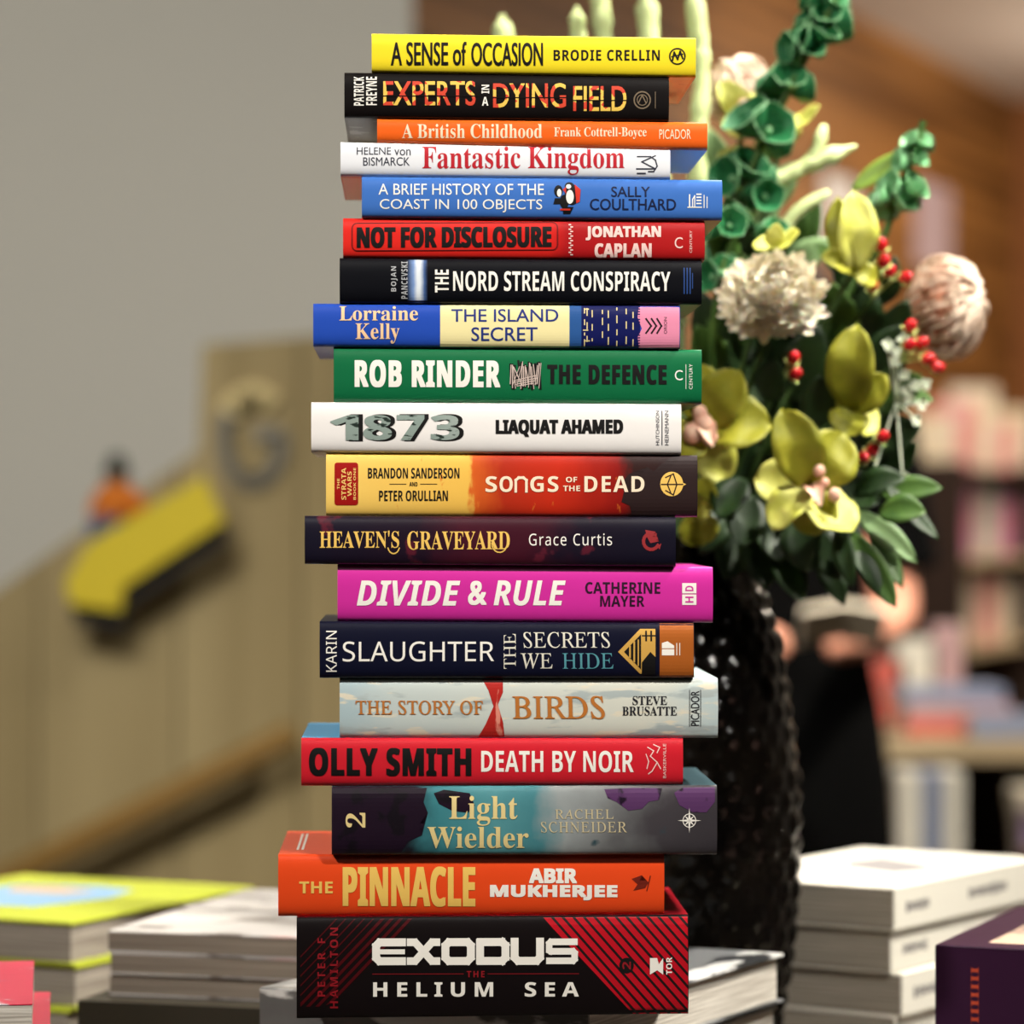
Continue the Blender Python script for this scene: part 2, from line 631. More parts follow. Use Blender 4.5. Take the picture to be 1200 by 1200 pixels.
class Book:
    def __init__(self, quad, label, spine, top=None, bot=None, dd=0.0, depth=.15, round_=.0042):
        self.q = quad                     # x-left, x-right, top-left y, top-right y, bottom-left y, bottom-right y
        self.label, self.spine, self.top, self.bot = label, spine, top or spine, bot or spine
        self.d = 2.0 + dd
        self.depth, self.bt = depth, round_
        self.layer = 0
        xl, xr = quad[:2]
        L = (xr - xl) * K * self.d
        for _ in range(4):
            dl, dr = self.d - L / 2 * math.sin(YAW), self.d + L / 2 * math.sin(YAW)
            wl, wr = (xl - 600) * K * dl, (xr - 600) * K * dr
            L = (wr - wl) / math.cos(YAW)
        self.L, self.cx, self.cy = L, (wl + wr) / 2, self.d - 2
        zz = [CAMZ - (quad[i] - 615) * K * (dl if i in (2, 4) else dr) for i in (2, 3, 4, 5)]
        self.tp = self.linefit(wl, zz[0], wr, zz[1])
        self.bp = self.linefit(wl, zz[2], wr, zz[3])

    @staticmethod
    def linefit(xa, za, xb, zb):
        m = (zb - za) / (xb - xa)
        return (za - m * xa, m)

    def wx(self, lx, ly):
        return self.cx + lx * math.cos(YAW) - ly * math.sin(YAW)

    def zt(self, lx, ly):
        return self.tp[0] + self.tp[1] * self.wx(lx, ly) - self.z0

    def zb(self, lx, ly):
        return self.bp[0] + self.bp[1] * self.wx(lx, ly) - self.z0

    def yp(self, s):
        s = min(abs(s), 1)
        return self.bt * (1 - (1 - s ** 2.6) ** (1 / 2.6))

    def build(self):
        L, D, th = self.L, self.depth, .0022
        self.z0 = min(self.bp[0] + self.bp[1] * self.wx(sx * L / 2, 0) for sx in (-1, 1))
        self.root = thing('hardback_book', self.label, 'book', (self.cx, self.cy, self.z0), YAW, 'hardbacks in the tall stack')
        bm = bmesh.new()
        prof = [(D, 1), (D * .66, 1), (D * .33, 1), (self.bt + .004, 1)]
        ss = [math.cos(math.pi * i / 30) for i in range(31)]
        prof += [(self.yp(s), s) for s in ss]
        prof += [(self.bt + .004, -1), (D * .33, -1), (D * .66, -1), (D, -1)]
        cols = []
        for lx in (-L / 2, L / 2):
            o_, i_ = [], []
            for (y, s) in prof:
                zt, zb = self.zt(lx, y), self.zb(lx, y)
                t = zt - zb
                o_.append(bm.verts.new((lx, y, zb + (s + 1) / 2 * t)))
                si = s * (1 - 2 * th / t)
                i_.append(bm.verts.new((lx, y + (th if y < D * .3 else 0), zb + (si + 1) / 2 * t)))
            cols.append((o_, i_))
        n = len(prof)
        (oa, ia), (ob, ib) = cols
        for k in range(n - 1):
            f = bm.faces.new((oa[k], oa[k + 1], ob[k + 1], ob[k]))
            f.material_index = 1 if k < 4 else (2 if k > n - 6 else 0)
            f = bm.faces.new((ib[k], ib[k + 1], ia[k + 1], ia[k]))
            f.material_index = 3
            for f in (bm.faces.new((ia[k], ia[k + 1], oa[k + 1], oa[k])), bm.faces.new((ob[k], ob[k + 1], ib[k + 1], ib[k]))):
                f.material_index = 1 if k < 4 else (2 if k > n - 6 else 0)
        for k in (0, n - 1):
            f = bm.faces.new((oa[k], ob[k], ib[k], ia[k]))
            f.material_index = 1 if k == 0 else 2
        bmesh.ops.recalc_face_normals(bm, faces=bm.faces)
        obj('jacket', bm, [self.spine, self.top, self.bot, m_inner], self.root, 40)
        bm = bmesh.new()
        e = L / 2 - .0035
        vs = []
        for lx in (-e, e):
            for (y, tb) in ((.0075, 0), (D - .004, 0), (D - .004, 1), (.0075, 1)):
                z = self.zt(lx, y) - th - .0002 if tb else self.zb(lx, y) + th + .0002
                vs.append(bm.verts.new((lx, y, z)))
        for f in ((0, 1, 2, 3), (7, 6, 5, 4), (0, 4, 5, 1), (1, 5, 6, 2), (2, 6, 7, 3), (3, 7, 4, 0)):
            bm.faces.new([vs[i] for i in f])
        bmesh.ops.recalc_face_normals(bm, faces=bm.faces)
        obj('page_block', bm, m_pages, self.root)
        return self

    def loc(self, px, py, off):
        xl, xr, tl, tr, bl, br = self.q
        u = (px - xl) / (xr - xl)
        ty, by = tl + (tr - tl) * u, bl + (br - bl) * u
        s = max(-.985, min(.985, 1 - 2 * (py - ty) / (by - ty)))
        lx = -self.L / 2 + min(max(u, .0015), .9985) * self.L
        y = self.yp(s)
        zt, zb = self.zt(lx, y), self.zb(lx, y)
        return (lx, y - off, zb + (s + 1) / 2 * (zt - zb))

    def pr(self, name, mat, *shapes, layer=1, label=None):
        """print flat shapes (photo pixel outlines) on the curved spine"""
        bm = bmesh.new()
        for vs, fs in shapes:
            bv = [bm.verts.new((*q, 0)[:3]) for q in vs]
            for f in fs:
                try:
                    bm.faces.new([bv[i] for i in f])
                except ValueError:
                    pass
        bmesh.ops.triangulate(bm, faces=bm.faces[:])
        y0, y1 = min(v.co.y for v in bm.verts), max(v.co.y for v in bm.verts)
        h = self.q[4] - self.q[2]
        y = y0 - (y0 % 1) + 1.3
        while y < y1:
            bmesh.ops.bisect_plane(bm, geom=bm.verts[:] + bm.edges[:] + bm.faces[:], plane_co=(0, y, 0), plane_no=(0, 1, 0))
            y += max(2.2, h / 16)
        for v in bm.verts:
            v.co = self.loc(v.co.x, v.co.y, .00008 + .00009 * layer + v.co.z)
        for f in bm.faces:
            f.normal_update()
            if f.normal.y > 0:
                f.normal_flip()
        o = obj(name, bm, mat, self.root)
        if label:
            o['label'] = label
        return o

    def cover(self, name, mat, x0, x1, y0, y1, under=False, label=None):
        """flat print on the front (top) or back (under) cover; x in metres from the left end, y depth"""
        bm = bmesh.new()
        sg = -1 if under else 1
        vs = []
        for (x, y) in ((x0, y0), (x1, y0), (x1, y1), (x0, y1)):
            lx = x - self.L / 2
            z = (self.zb(lx, y) - .00009) if under else (self.zt(lx, y) + .00009)
            vs.append(bm.verts.new((lx, y, z)))
        bm.faces.new(vs if not under else vs[::-1])
        o = obj(name, bm, mat, self.root)
        if label:
            o['label'] = label


def ink(name, rgb, rough=.45):
    return M('ink_' + name, rgb, rough, .4)


def jk(name, rgb, rough=.33, spec=.4, **k):
    return M('jacket_' + name, rgb, rough, spec, bump=(90, .05), **k)


BLK, WHT = ink('black', (14, 12, 12)), ink('white', (244, 240, 230))
CRM, NAV, GLD = ink('cream', (240, 222, 190)), ink('navy', (16, 26, 62)), M('foil_gold', (240, 196, 98), .4, .5)
BK = {}
spec = [
    ('yellow', (435.5, 815.5, 38.5, 43.5, 83, 89), 'bright yellow hardback lying on the very top of the tall stack', jk('yellow', (246, 222, 44)), None, jk('yellow_back', (214, 190, 150)), -.001, .13),
    ('experts', (403.5, 784, 85, 91, 137.5, 141), 'black hardback with yellow and red stencil letters, just under the top book', jk('experts', (17, 13, 13), rough=.38, spec=.22), None, jk('experts_back', (44, 40, 42)), -.001, .14),
    ('british', (442, 829, 138.5, 143, 165.5, 175), 'thin orange hardback with small cream serif letters near the top', jk('british', (238, 100, 28)), None, jk('british_back', (190, 198, 204)), .001, .135),
    ('fantastic', (399, 785.5, 166.5, 176, 205.5, 209.5), 'white hardback with dark red serif letters above the blue book', jk('fantastic', (232, 234, 238)), None, jk('fantastic_back', (236, 196, 192)), 0, .15),
    ('coast', (424, 846.5, 207, 210.5, 254.5, 256.5), 'mid blue hardback with a tiny puffin drawing on its spine', jk('coast', (62, 112, 190)), None, jk('coast_back', (232, 200, 150)), -.001, .145),
    ('disclosure', (402, 826, 255, 260, 299.5, 304.5), 'red hardback with a black boxed title, below the blue one', None, jk('disc_cover', (210, 44, 34)), jk('disc_back', (150, 24, 22)), .001, .15),
    ('nord', (398, 822.5, 304, 305.5, 354, 356), 'black hardback with narrow white capitals and a pale light streak', jk('nord', (10, 11, 17), rough=.38, spec=.22), None, jk('nord_back', (40, 42, 44)), -.001, .15),
    ('island', (367, 797, 356, 358, 404, 408), 'hardback with blue, pale yellow, navy and pink blocks along its spine', jk('island', (36, 76, 178)), None, jk('island_back', (60, 84, 178)), 0, .15),
    ('rinder', (391, 822.5, 409, 410, 470.5, 471.5), 'dark green hardback with white and black capitals', jk('rinder', (14, 104, 62)), None, None, .002, .152),
    ('ahamed', (364.7, 798.5, 471.5, 475, 528.5, 531.5), 'white hardback with fat ornate grey numerals on its spine', jk('ahamed', (238, 234, 230)), None, None, -.001, .153),
    ('songs', (382, 817.5, 532, 534.5, 602.5, 605), 'yellow to red hardback with round gold emblem at its right end', None, jk('songs_top', (150, 40, 24)), None, .001, .153),
    ('heaven', (357, 792, 606, 606.5, 658, 662.5), 'near-black hardback with gold letters and a red dragon mark', None, jk('heaven_cover', (24, 18, 32)), None, -.003, .14),
    ('divide', (395.5, 835.5, 664.5, 666, 726.5, 728.5), 'bright magenta hardback with slanted white capitals', jk('divide', (206, 46, 154)), None, None, .002, .153),
    ('karin', (374.5, 813.5, 729.5, 731.5, 793, 794), 'navy hardback with thin white capitals and an amber right end', jk('karin', (15, 17, 38), rough=.38, spec=.22), None, None, -.002, .153),
    ('birds', (398, 841.5, 796.5, 795.5, 863.5, 864.5), 'pale grey-blue hardback with orange-brown serif letters and a red ribbon', None, jk('birds_cover', (196, 216, 220)), None, .002, .15),
    ('olly', (353, 800.5, 866, 866, 921.5, 918.5), 'red hardback with light blue front cover and black and white capitals', jk('olly', (206, 32, 46)), jk('olly_cover', (72, 168, 222)), jk('olly_back', (72, 168, 222)), 0, .153),
    ('light', (388.7, 840.4, 922.5, 922, 1001, 1000), 'teal and grey hardback with dark purple flowers and gold letters', None, jk('light_cover', (60, 84, 92)), None, -.003, .15),
    ('pinnacle', (326, 778.5, 1003, 1003, 1074, 1069), 'orange hardback with tall narrow gold capitals', jk('pinnacle', (232, 74, 28)), jk('pinnacle_cover', (240, 84, 44)), None, .002, .155),
    ('exodus', (347.5, 807, 1076, 1075, 1194.5, 1189), 'thick black hardback with red diagonal stripes at the foot of the stack', jk('exodus', (18, 12, 13), rough=.38, spec=.22), jk('exodus_cover', (150, 14, 30)), None, -.001, .156),
]
m_disc = art('spine_disclosure', .22, [(0, (222, 40, 32)), (.57, (214, 36, 30)), (.62, (168, 22, 26)), (1, (176, 26, 28))], .02, 90)
m_songs = art('spine_songs', .227, [(0, (244, 204, 104)), (.385, (240, 190, 84)), (.395, (214, 96, 34)), (.47, (178, 46, 24)), (.62, (196, 44, 22)), (.79, (140, 22, 18)), (.82, (48, 26, 24)), (1, (44, 28, 30))],
              .10, 70, [((222, 116, 44), 130, .68)], aniso=(1, 1, .55))
m_heav = art('spine_heaven', .226, [(0, (20, 17, 34)), (.3, (30, 16, 32)), (.42, (66, 18, 34)), (.6, (62, 16, 32)), (.75, (24, 16, 32)), (1, (18, 16, 32))],
             .25, 40, [((86, 26, 42), 55, .62)], aniso=(1, 1, 1))
m_birds = art('spine_birds', .23, [(0, (170, 190, 194)), (.15, (192, 202, 198)), (.5, (202, 206, 196)), (.8, (210, 210, 196)), (1, (184, 200, 200))], .3, 60,
              [((168, 178, 176), 60, .55), ((220, 212, 190), 110, .58)], rough=.5, aniso=(.35, 1, 1.6), spec=.3)
m_light = art('spine_light', .235, [(0, (34, 20, 36)), (.2, (28, 24, 34)), (.27, (60, 128, 136)), (.42, (84, 146, 152)), (.52, (70, 130, 138)), (.6, (150, 156, 156)), (.72, (120, 122, 122)), (.85, (66, 62, 66)), (1, (58, 54, 58))],
              .22, 30, [((40, 70, 78), 38, .7)], aniso=(1, 1, 1))
SP = {'disclosure': m_disc, 'songs': m_songs, 'heaven': m_heav, 'birds': m_birds, 'light': m_light}
books = []
for key, quad, lab, sm, tm, bmt, dd, dep in spec:
    b = Book(quad, lab, sm or SP[key], tm, bmt, dd, dep)
    BK[key] = b
    books.append(b)
for up, lo in zip(books, books[1:]):                 # neighbours share one resting plane
    pts = []
    for x in (-.09, .09):
        zu = up.bp[0] + up.bp[1] * x
        zl = lo.tp[0] + lo.tp[1] * x
        pts.append((zu + zl) / 2)
    a, m = Book.linefit(-.09, pts[0], .09, pts[1])
    up.bp, lo.tp = (a + .00012, m), (a - .00012, m)
for b in books:
    b.build()
PED = books[-1].bp                                    # plane on which the stack stands

b = BK['yellow']
b.pr('title_lettering', BLK, T('A SENSE', 458, 49, 525, 76, 'sans', off=.012), T('of', 530.5, 48.5, 546.5, 76, 'sans', off=.012), T('OCCASION', 552, 49.5, 636, 76.5, 'sans', off=.012))
b.pr('author_lettering', BLK, T('BRODIE CRELLIN', 648.5, 58, 773, 70.5, 'sb', space=1.1))
b.pr('publisher_mark', BLK, ring(793.7, 65.5, 9, 1.6), line([(788, 70), (790, 61), (794, 69), (797, 60), (800, 68)], 2), line([(787, 66), (800, 63)], 1.3))
# back cover picture and price label seen from below
b.cover('back_picture', art('yellow_back_picture', .2, [(0, (236, 222, 190)), (.5, (240, 226, 196)), (1, (226, 216, 190))], .2, 60, [((116, 96, 70), 70, .62)]), b.L - .026, b.L - .002, .004, .125, True)
b.cover('barcode_panel', WHT, b.L - .018, b.L - .005, .07, .1, True, 'white barcode panel')

b = BK['experts']
m_st = bpy.data.materials.new('ink_stencil')
m_st.use_nodes = True
nt = m_st.node_tree
vo = nt.nodes.new('ShaderNodeTexVoronoi')
vo.inputs['Scale'].default_value = 210
tc = nt.nodes.new('ShaderNodeTexCoord')
nt.links.new(tc.outputs['Object'], vo.inputs['Vector'])
rp = nt.nodes.new('ShaderNodeValToRGB')
rp.color_ramp.interpolation = 'CONSTANT'
rp.color_ramp.elements[0].color = lin((236, 196, 84))
rp.color_ramp.elements[1].position = .52
rp.color_ramp.elements[1].color = lin((214, 66, 40))
nt.links.new(vo.outputs['Color'], rp.inputs['Fac'])
nt.links.new(rp.outputs['Color'], nt.nodes['Principled BSDF'].inputs['Base Color'])
b.pr('title_lettering', m_st, T('EXPERTS', 449, 95.5, 557, 124, 'sans', off=.014), T('DYING', 577.5, 98, 663, 126.5, 'sans', off=.014), T('FIELD', 671.5, 101.5, 734, 130, 'sans', off=.014))
b.pr('title_small_words', WHT, T('IN', 564, 100, 573, 110, 'sb', 'up'), T('A', 564.5, 114, 572, 124, 'sb'))
b.pr('stencil_gaps', _M['jacket_experts'], rect(447, 112.4, 560, 113.8), rect(576, 114.2, 664, 115.6), rect(670, 117.4, 736, 118.8), layer=2)
b.pr('author_lettering', WHT, T('PATRICK', 414.5, 90.5, 426.5, 124, 'sb', 'up'), T('FREYNE', 429, 90.5, 441.5, 123.5, 'sb', 'up'))
b.pr('publisher_mark', ink('brown_grey', (120, 104, 84)), ring(752.5, 117.5, 9.5, 1.6), ring(752.5, 117.5, 6, 1), line([(748, 121), (752.5, 112), (757, 121)], 1.3), rect(767.5, 108, 768.3, 127))
b.cover('back_picture', art('experts_back_picture', .2, [(0, (60, 58, 62)), (1, (36, 34, 36))], .2, 60, [((148, 146, 150), 45, .56)]), .002, .03, .012, .12, True, 'grey photograph on the back cover')

b = BK['british']
b.pr('title_lettering', CRM, T('A British Childhood', 471, 145, 635, 161.5, 'se'))
b.pr('author_lettering', CRM, T('Frank Cottrell-Boyce', 649, 149, 757.5, 162.5, 'se'))
b.pr('publisher_mark', CRM, T('PICADOR', 772.5, 151.5, 809.5, 162.5, 'sans'))

b = BK['fantastic']
b.pr('author_lettering', ink('grey', (52, 54, 66)), T('HELENE', 418, 173, 458, 181.5, 'sans'), T('von', 462, 175.5, 481, 182.5, 'sans'), T('BISMARCK', 425.5, 184.5, 480, 194, 'sans'))
b.pr('title_lettering', ink('crimson', (186, 30, 44)), T('Fantastic Kingdom', 494.7, 172, 731.5, 204.5, 'se'))
b.pr('publisher_mark', ink('grey', (52, 54, 66)), line([(747, 184), (762, 184), (768, 188), (770, 195), (766, 201), (760, 201)], 1.5), line([(746, 198), (768, 198), (752, 190), (768, 183)], 1.5), line([(747, 203), (756, 203)], 1.5))
b.cover('back_tint', art('fantastic_back_art', .2, [(0, (252, 236, 232)), (.5, (250, 214, 210)), (1, (252, 240, 236))], .3, 30), .001, .05, .012, .148, True)  # pale pink print on the back cover

b = BK['coast']
b.pr('title_lettering', WHT, T('A BRIEF HISTORY OF THE', 443.5, 215.5, 637, 228.5, 'sans'), T('COAST IN 100 OBJECTS', 445, 233.5, 635, 248.5, 'sans'))
b.pr('author_lettering', NAV, T('SALLY', 716, 218.5, 761.5, 230.5, 'sans', off=.01), T('COULTHARD', 691, 232.5, 792, 245.5, 'sans', off=.01))
b.pr('puffin_body', BLK, ell(670, 228, 8.5, 12), ell(667, 218, 5.5, 4.5), ell(654, 224, 5, 7), ell(661, 236, 5.5, 8), poly((650, 232), (662, 232), (664, 239), (648, 239)), poly((658, 242), (672, 242), (668, 250), (660, 250)))
b.pr('puffin_breast', WHT, ell(667.5, 230.5, 4.5, 8), ell(655, 226, 2.6, 4.5), ell(666, 218.6, 3, 2.6), layer=2)
b.pr('puffin_beak', ink('beak', (206, 50, 34)), poly((673, 216), (680, 222), (679, 236), (675, 238), (674, 226)), poly((659, 222), (663, 219), (663, 227)), rect(656, 244, 668, 246), layer=3)
b.pr('publisher_mark', WHT, line([(806, 242), (822, 242)], 1.2), line([(808, 241), (808, 228)], 1.5), line([(811.5, 241), (811.5, 233), (814, 229), (814, 241)], 1.2), rect(816, 226.5, 822, 228), rect(816, 230, 822, 231.5), rect(816, 233.5, 822, 235), rect(816, 237, 822, 238.5), rect(824.5, 228, 825.5, 243), rect(828, 230, 829, 243))

b = BK['disclosure']
b.pr('title_lettering', BLK, T('NOT FOR DISCLOSURE', 418, 265.5, 646, 289, 'sb', off=.035))
rr_ = rrect(412.5, 261, 653, 292, 6)[0]
b.pr('title_frame', ink('maroon', (92, 14, 16)), line(rr_, 1, True, .1))
b.pr('author_lettering', ink('pinkwhite', (240, 206, 198)), T('JONATHAN', 686, 265.5, 774.5, 281.5, 'sb', off=.03), T('CAPLAN', 696.5, 285, 763.5, 301, 'sb', off=.03))
b.pr('series_lettering', ink('pinkwhite', (240, 206, 198)), *[rect(666 + (i % 2) * 2, 263 + i * 2.6, 669 + (i % 2) * 2.2, 264.4 + i * 2.6) for i in range(14)])
b.pr('publisher_mark', ink('pinkwhite', (240, 206, 198)), T('C', 790.5, 278.5, 800, 291, 'sans'), T('CENTURY', 808, 271, 811, 296, 'sans', 'up'))

b = BK['nord']
m_gl = art('light_streak', .012, [(0, (24, 30, 50)), (.3, (120, 150, 200)), (.5, (226, 234, 240)), (.62, (226, 234, 240)), (.85, (70, 100, 150)), (1, (24, 30, 50))], .15, 120)
g = b.pr('light_streak', m_gl, rect(477, 306, 501, 354), label='pale blue light streak')
mid = sum((v.co.x for v in g.data.vertices)) / len(g.data.vertices)
for v in g.data.vertices:
    v.co.x -= mid
g.location.x = mid
b.pr('title_lettering', WHT, T('NORD STREAM CONSPIRACY', 530.7, 318.5, 785.5, 341, 'sb'), T('THE', 509.5, 317, 525.5, 342.5, 'sb', 'up'))
b.pr('author_lettering', ink('silver', (176, 178, 180)), T('BOJAN', 458, 313.5, 465.7, 341.5, 'sb', 'up', space=1.25), T('PANCEVSKI', 470, 308, 477.5, 349.5, 'sb', 'up', space=1.15))
b.pr('publisher_mark', ink('blue', (38, 70, 130)), rect(801, 314, 802.4, 344), rect(804.5, 314, 806, 344), rect(808, 314, 809.4, 344), rect(811, 320, 812, 338))

b = BK['island']
pal = [(16.5, (515.5, 667), (240, 228, 168), 'cream_block'), (0, (667, 681), (44, 88, 150), 'sea_blue_block'), (0, (681, 750), (18, 24, 84), 'navy_block'), (0, (749, 797), (228, 140, 170), 'pink_block')]
for _, (xa, xb), c, nm in pal:
    if nm == 'pink_block':
        shp = poly((749, 357), (797, 358), (797, 408), (749, 407), (747, 395), (752, 385), (747, 372))
    else:
        shp = rect(xa, 355, xb, 409)
    b.pr(nm, jk(nm, c), shp)
random.seed(3)
dash = []
for x in (684, 687, 693, 705, 712, 722, 733, 741):
    y = 360 + random.random() * 6
    while y < 404:
        l = 3 + random.random() * 6
        dash.append(rect(x, y, x + 1.4, min(y + l, 405)))
        y += l + 4 + random.random() * 7
dash += [rect(684, 362, 690, 363.3), rect(683, 386, 689, 387.3), rect(684, 398, 691, 399.3)]
b.pr('water_glints', ink('sand', (222, 204, 150)), *dash, layer=2)
b.pr('author_lettering', ink('peach', (248, 206, 160)), T('Lorraine', 397.6, 359, 489.5, 375.5, 'se'), T('Kelly', 416.5, 378.5, 468, 401, 'se'), layer=2)
b.pr('title_lettering', ink('royal', (28, 48, 124)), T('THE ISLAND', 528.5, 362.5, 654, 377, 'sans', off=.008), T('SECRET', 552, 383, 629.5, 398.5, 'sans', off=.008), layer=2)
b.pr('publisher_mark', BLK, *[line([(757 + i * 6.5, 374), (763 + i * 6, 382), (757 + i * 6.5, 390)], 2) for i in range(3)], T('ORION', 778, 372, 781.5, 391, 'sans', 'up'), layer=2)

b = BK['rinder']
b.pr('author_lettering', WHT, T('ROB RINDER', 415.5, 423, 586, 454, 'sb', space=1.12, off=.03))
b.pr('title_lettering', BLK, T('THE DEFENCE', 641, 427.5, 781, 450, 'sb', space=1.14, off=.03))
random.seed(11)
pap, gap = [], []
for i in range(17):
    x = 598 + i * 2.15
    a = random.uniform(-1.6, 1.6) if i > 5 else random.uniform(-5, 5)
    t_, b_ = 424.5 + random.random() * 7, 455 - random.random() * 6
    pap.append(line([(x - a, t_), (x + a, b_)], random.uniform(.7, 1.5)))
    gap.append(line([(x + a * .5, t_ - .6), (x - a * .5, b_ + .5)], 2.4))
for i in range(4):
    pap.append(line([(601 + random.random() * 6, 452 - i * 2), (622 + random.random() * 10, 449 - i * 3)], .9))
b.pr('paper_pile_shadow', BLK, *gap)
b.pr('paper_pile_sheets', ink('sheets', (206, 186, 176)), *pap, layer=2)
b.pr('publisher_mark', WHT, T('C', 790.7, 433.5, 800, 445, 'sans'), rect(803.5, 427, 804.1, 455), T('CENTURY', 807.5, 426.5, 811.5, 455, 'sans', 'up', space=1.1))

b = BK['ahamed']
nums = [('1', 387, 424), ('8', 426, 463), ('7', 465, 501), ('3', 505, 542)]
b.pr('numeral_shadow', BLK, *[T(c, x0 + 3, 485.5, x1 + 1, 516, 'sb', off=.035) for c, x0, x1 in nums])
m_num = art('numeral_engraving', .08, [(0, (140, 156, 148)), (1, (196, 200, 196))], .6, 200, [((36, 48, 42), 420, .56)], aniso=(.3, 1, 1))
b.pr('numerals', m_num, *[T(c, x0 - .5, 486.5, x1 - 4, 515, 'sb', off=.02) for c, x0, x1 in nums], layer=2, label='grey engraved numerals')
b.pr('author_lettering', BLK, T('LIAQUAT AHAMED', 580.5, 492, 730, 511.5, 'sb', off=.035))
b.pr('publisher_mark', ink('grey', (52, 54, 66)), T('HUTCHINSON', 768.5, 482.5, 772.5, 521, 'sans', 'up'), rect(775.2, 482.5, 776.2, 521), T('HEINEMANN', 779, 482.5, 783.5, 521, 'sans', 'up'))

b = BK['songs']
b.pr('series_label', jk('label_red', (160, 22, 20)), rrect(392, 543, 419.5, 591, 3), label='red series label')
b.pr('series_lettering', ink('buff', (240, 196, 110)), T('THE', 395, 561, 398, 573, 'sb', 'up'), T('STRATA', 400, 549, 405.5, 585, 'sb', 'up'), T('WARS', 407, 553, 412, 581, 'sb', 'up'), T('BOOK ONE', 414, 549, 417, 585, 'sb', 'up'), layer=2)
b.pr('author_lettering', BLK, T('BRANDON SANDERSON', 431, 549, 538, 561, 'sb'), T('AND', 479.5, 565, 489, 569.8, 'sb'), rect(456, 567, 476, 567.7), rect(492, 567, 512, 567.7), T('PETER ORULLIAN', 444, 574.5, 524.5, 586.5, 'sb'))
tw = ink('bone', (246, 226, 198))
nn = line([(604, 575.6), (604, 563), (607.5, 560.2), (613, 560.2), (616.5, 563), (616.5, 575.6)], 3)
b.pr('dark_ruin', ink('ruin', (40, 24, 24)), poly((741, 604), (738, 592), (728, 588), (731, 576), (728, 566), (737, 556), (748, 560), (758, 548), (766, 553), (776, 544), (790, 535), (817, 535), (817, 604)), layer=1)
b.pr('title_lettering', tw, T('S', 568.5, 558.5, 582, 576.5, 'sb'), T('O', 585, 558.5, 600.5, 576.5, 'sb'), nn, T('GS', 621, 558.5, 654, 576.5, 'sb', space=1.1), T('OF', 662.8, 559.3, 676, 565.5, 'sb'), T('THE', 659.5, 569.3, 679.5, 575.5, 'sb'), T('DEAD', 684.5, 558.5, 755, 576.5, 'sb', space=1.1), layer=2)
b.pr('gold_emblem', GLD, ell(787, 567.5, 13.5, 14), layer=2)
b.pr('emblem_arrow', ink('ruin', (40, 24, 24)), line([(775, 568), (800, 568)], 1.4), line([(780, 560), (789, 556), (793, 568), (789, 580), (780, 575)], 1.4), line([(786, 558), (782, 568), (786, 578)], 1.4), layer=3)
b.pr('emblem_tip', GLD, poly((800, 566), (804, 567.8), (800, 570)), layer=3)

b = BK['heaven']
b.pr('title_lettering', GLD, T("HEAVEN'S", 374.5, 622, 467.5, 641, 'se'), T('GRAVEYARD', 477, 622.5, 597, 643, 'se'))
b.pr('title_flourish', GLD, line(arc(200, 340, 8, 461, 638, 7, 9), 1.4), line(arc(180, 330, 8, 585, 636, 9, 10), 1.4))
b.pr('author_lettering', WHT, T('Grace Curtis', 619.5, 625, 717, 638.5, 'sl', space=1.15))
b.pr('publisher_mark', ink('rust', (150, 44, 48)), line(arc(60, 330, 12, 763, 634, 9, 9), 3.6), poly((756, 621), (768, 623), (764, 630), (772, 634), (762, 636), (758, 629)), poly((770, 640), (775, 636), (773, 643)))

b = BK['divide']
b.pr('title_lettering', WHT, T('DIVIDE', 418, 682, 539, 709.5, 'si', off=.006), T('RULE', 578, 681.5, 662.5, 709.5, 'si', off=.006), T('&', 548, 682, 570, 709, 'sb', off=.03))
b.pr('author_lettering', ink('plum', (40, 10, 36)), T('CATHERINE', 685.5, 683, 773.5, 696, 'sb'), T('MAYER', 703, 698.3, 755, 710.3, 'sb'))
b.pr('publisher_mark', WHT, rect(799.3, 684, 816, 695.5), rect(799.3, 696.8, 816, 708.5))
b.pr('publisher_letters', jk('divide', (0, 0, 0)), T('D', 803, 687, 812.5, 693, 'sb', 'up'), T('H', 803, 699, 812.5, 706, 'sb', 'up'), layer=2)

b = BK['karin']
b.pr('author_lettering', WHT, T('KARIN', 382, 740, 394.5, 786, 'sl', 'up'), T('SLAUGHTER', 401.5, 752, 578.5, 774.5, 'sl'))
b.pr('title_lettering', ink('ivory', (226, 222, 206)), T('THE', 590, 743.5, 604, 783, 'sr', 'up'), T('SECRETS', 613, 741.5, 714.5, 759.5, 'sr'), T('WE', 609.5, 765.5, 647, 783, 'sr'))
b.pr('title_last_word', ink('teal', (84, 150, 160)), T('HIDE', 658.5, 765.5, 718.5, 783, 'sr'), label='teal last word of the title')
b.pr('amber_end', art('amber_end_art', .02, [(0, (140, 74, 24)), (1, (170, 92, 34))], .5, 60, aniso=(1, 1, 1)), rect(773, 730, 813, 793.5), label='amber brown end block')
b.pr('house_window', M('window_gold', (206, 160, 76), .5, .3), poly((724, 764), (750, 738), (768, 738), (768, 789), (750, 789)))
b.pr('house_shadow', BLK, poly((731, 764), (751, 744), (751, 784)), poly((752, 776), (762, 764), (768, 770), (768, 790), (752, 790)), rect(756, 740, 758, 752), rect(762, 740, 764, 752), rect(752, 745, 768, 746.5), layer=2)
b.pr('window_bars', M('window_gold', (0, 0, 0)), rect(737, 757, 739, 771), rect(742, 752, 744, 776), rect(747, 750, 748.5, 780), layer=3)
b.pr('publisher_mark', WHT, poly((775.5, 754), (782, 752), (790, 757), (790, 760), (775.5, 760)), rect(775.5, 761, 790, 768), rect(792.5, 754, 793.4, 768), rect(796, 754, 796.9, 768), layer=2)

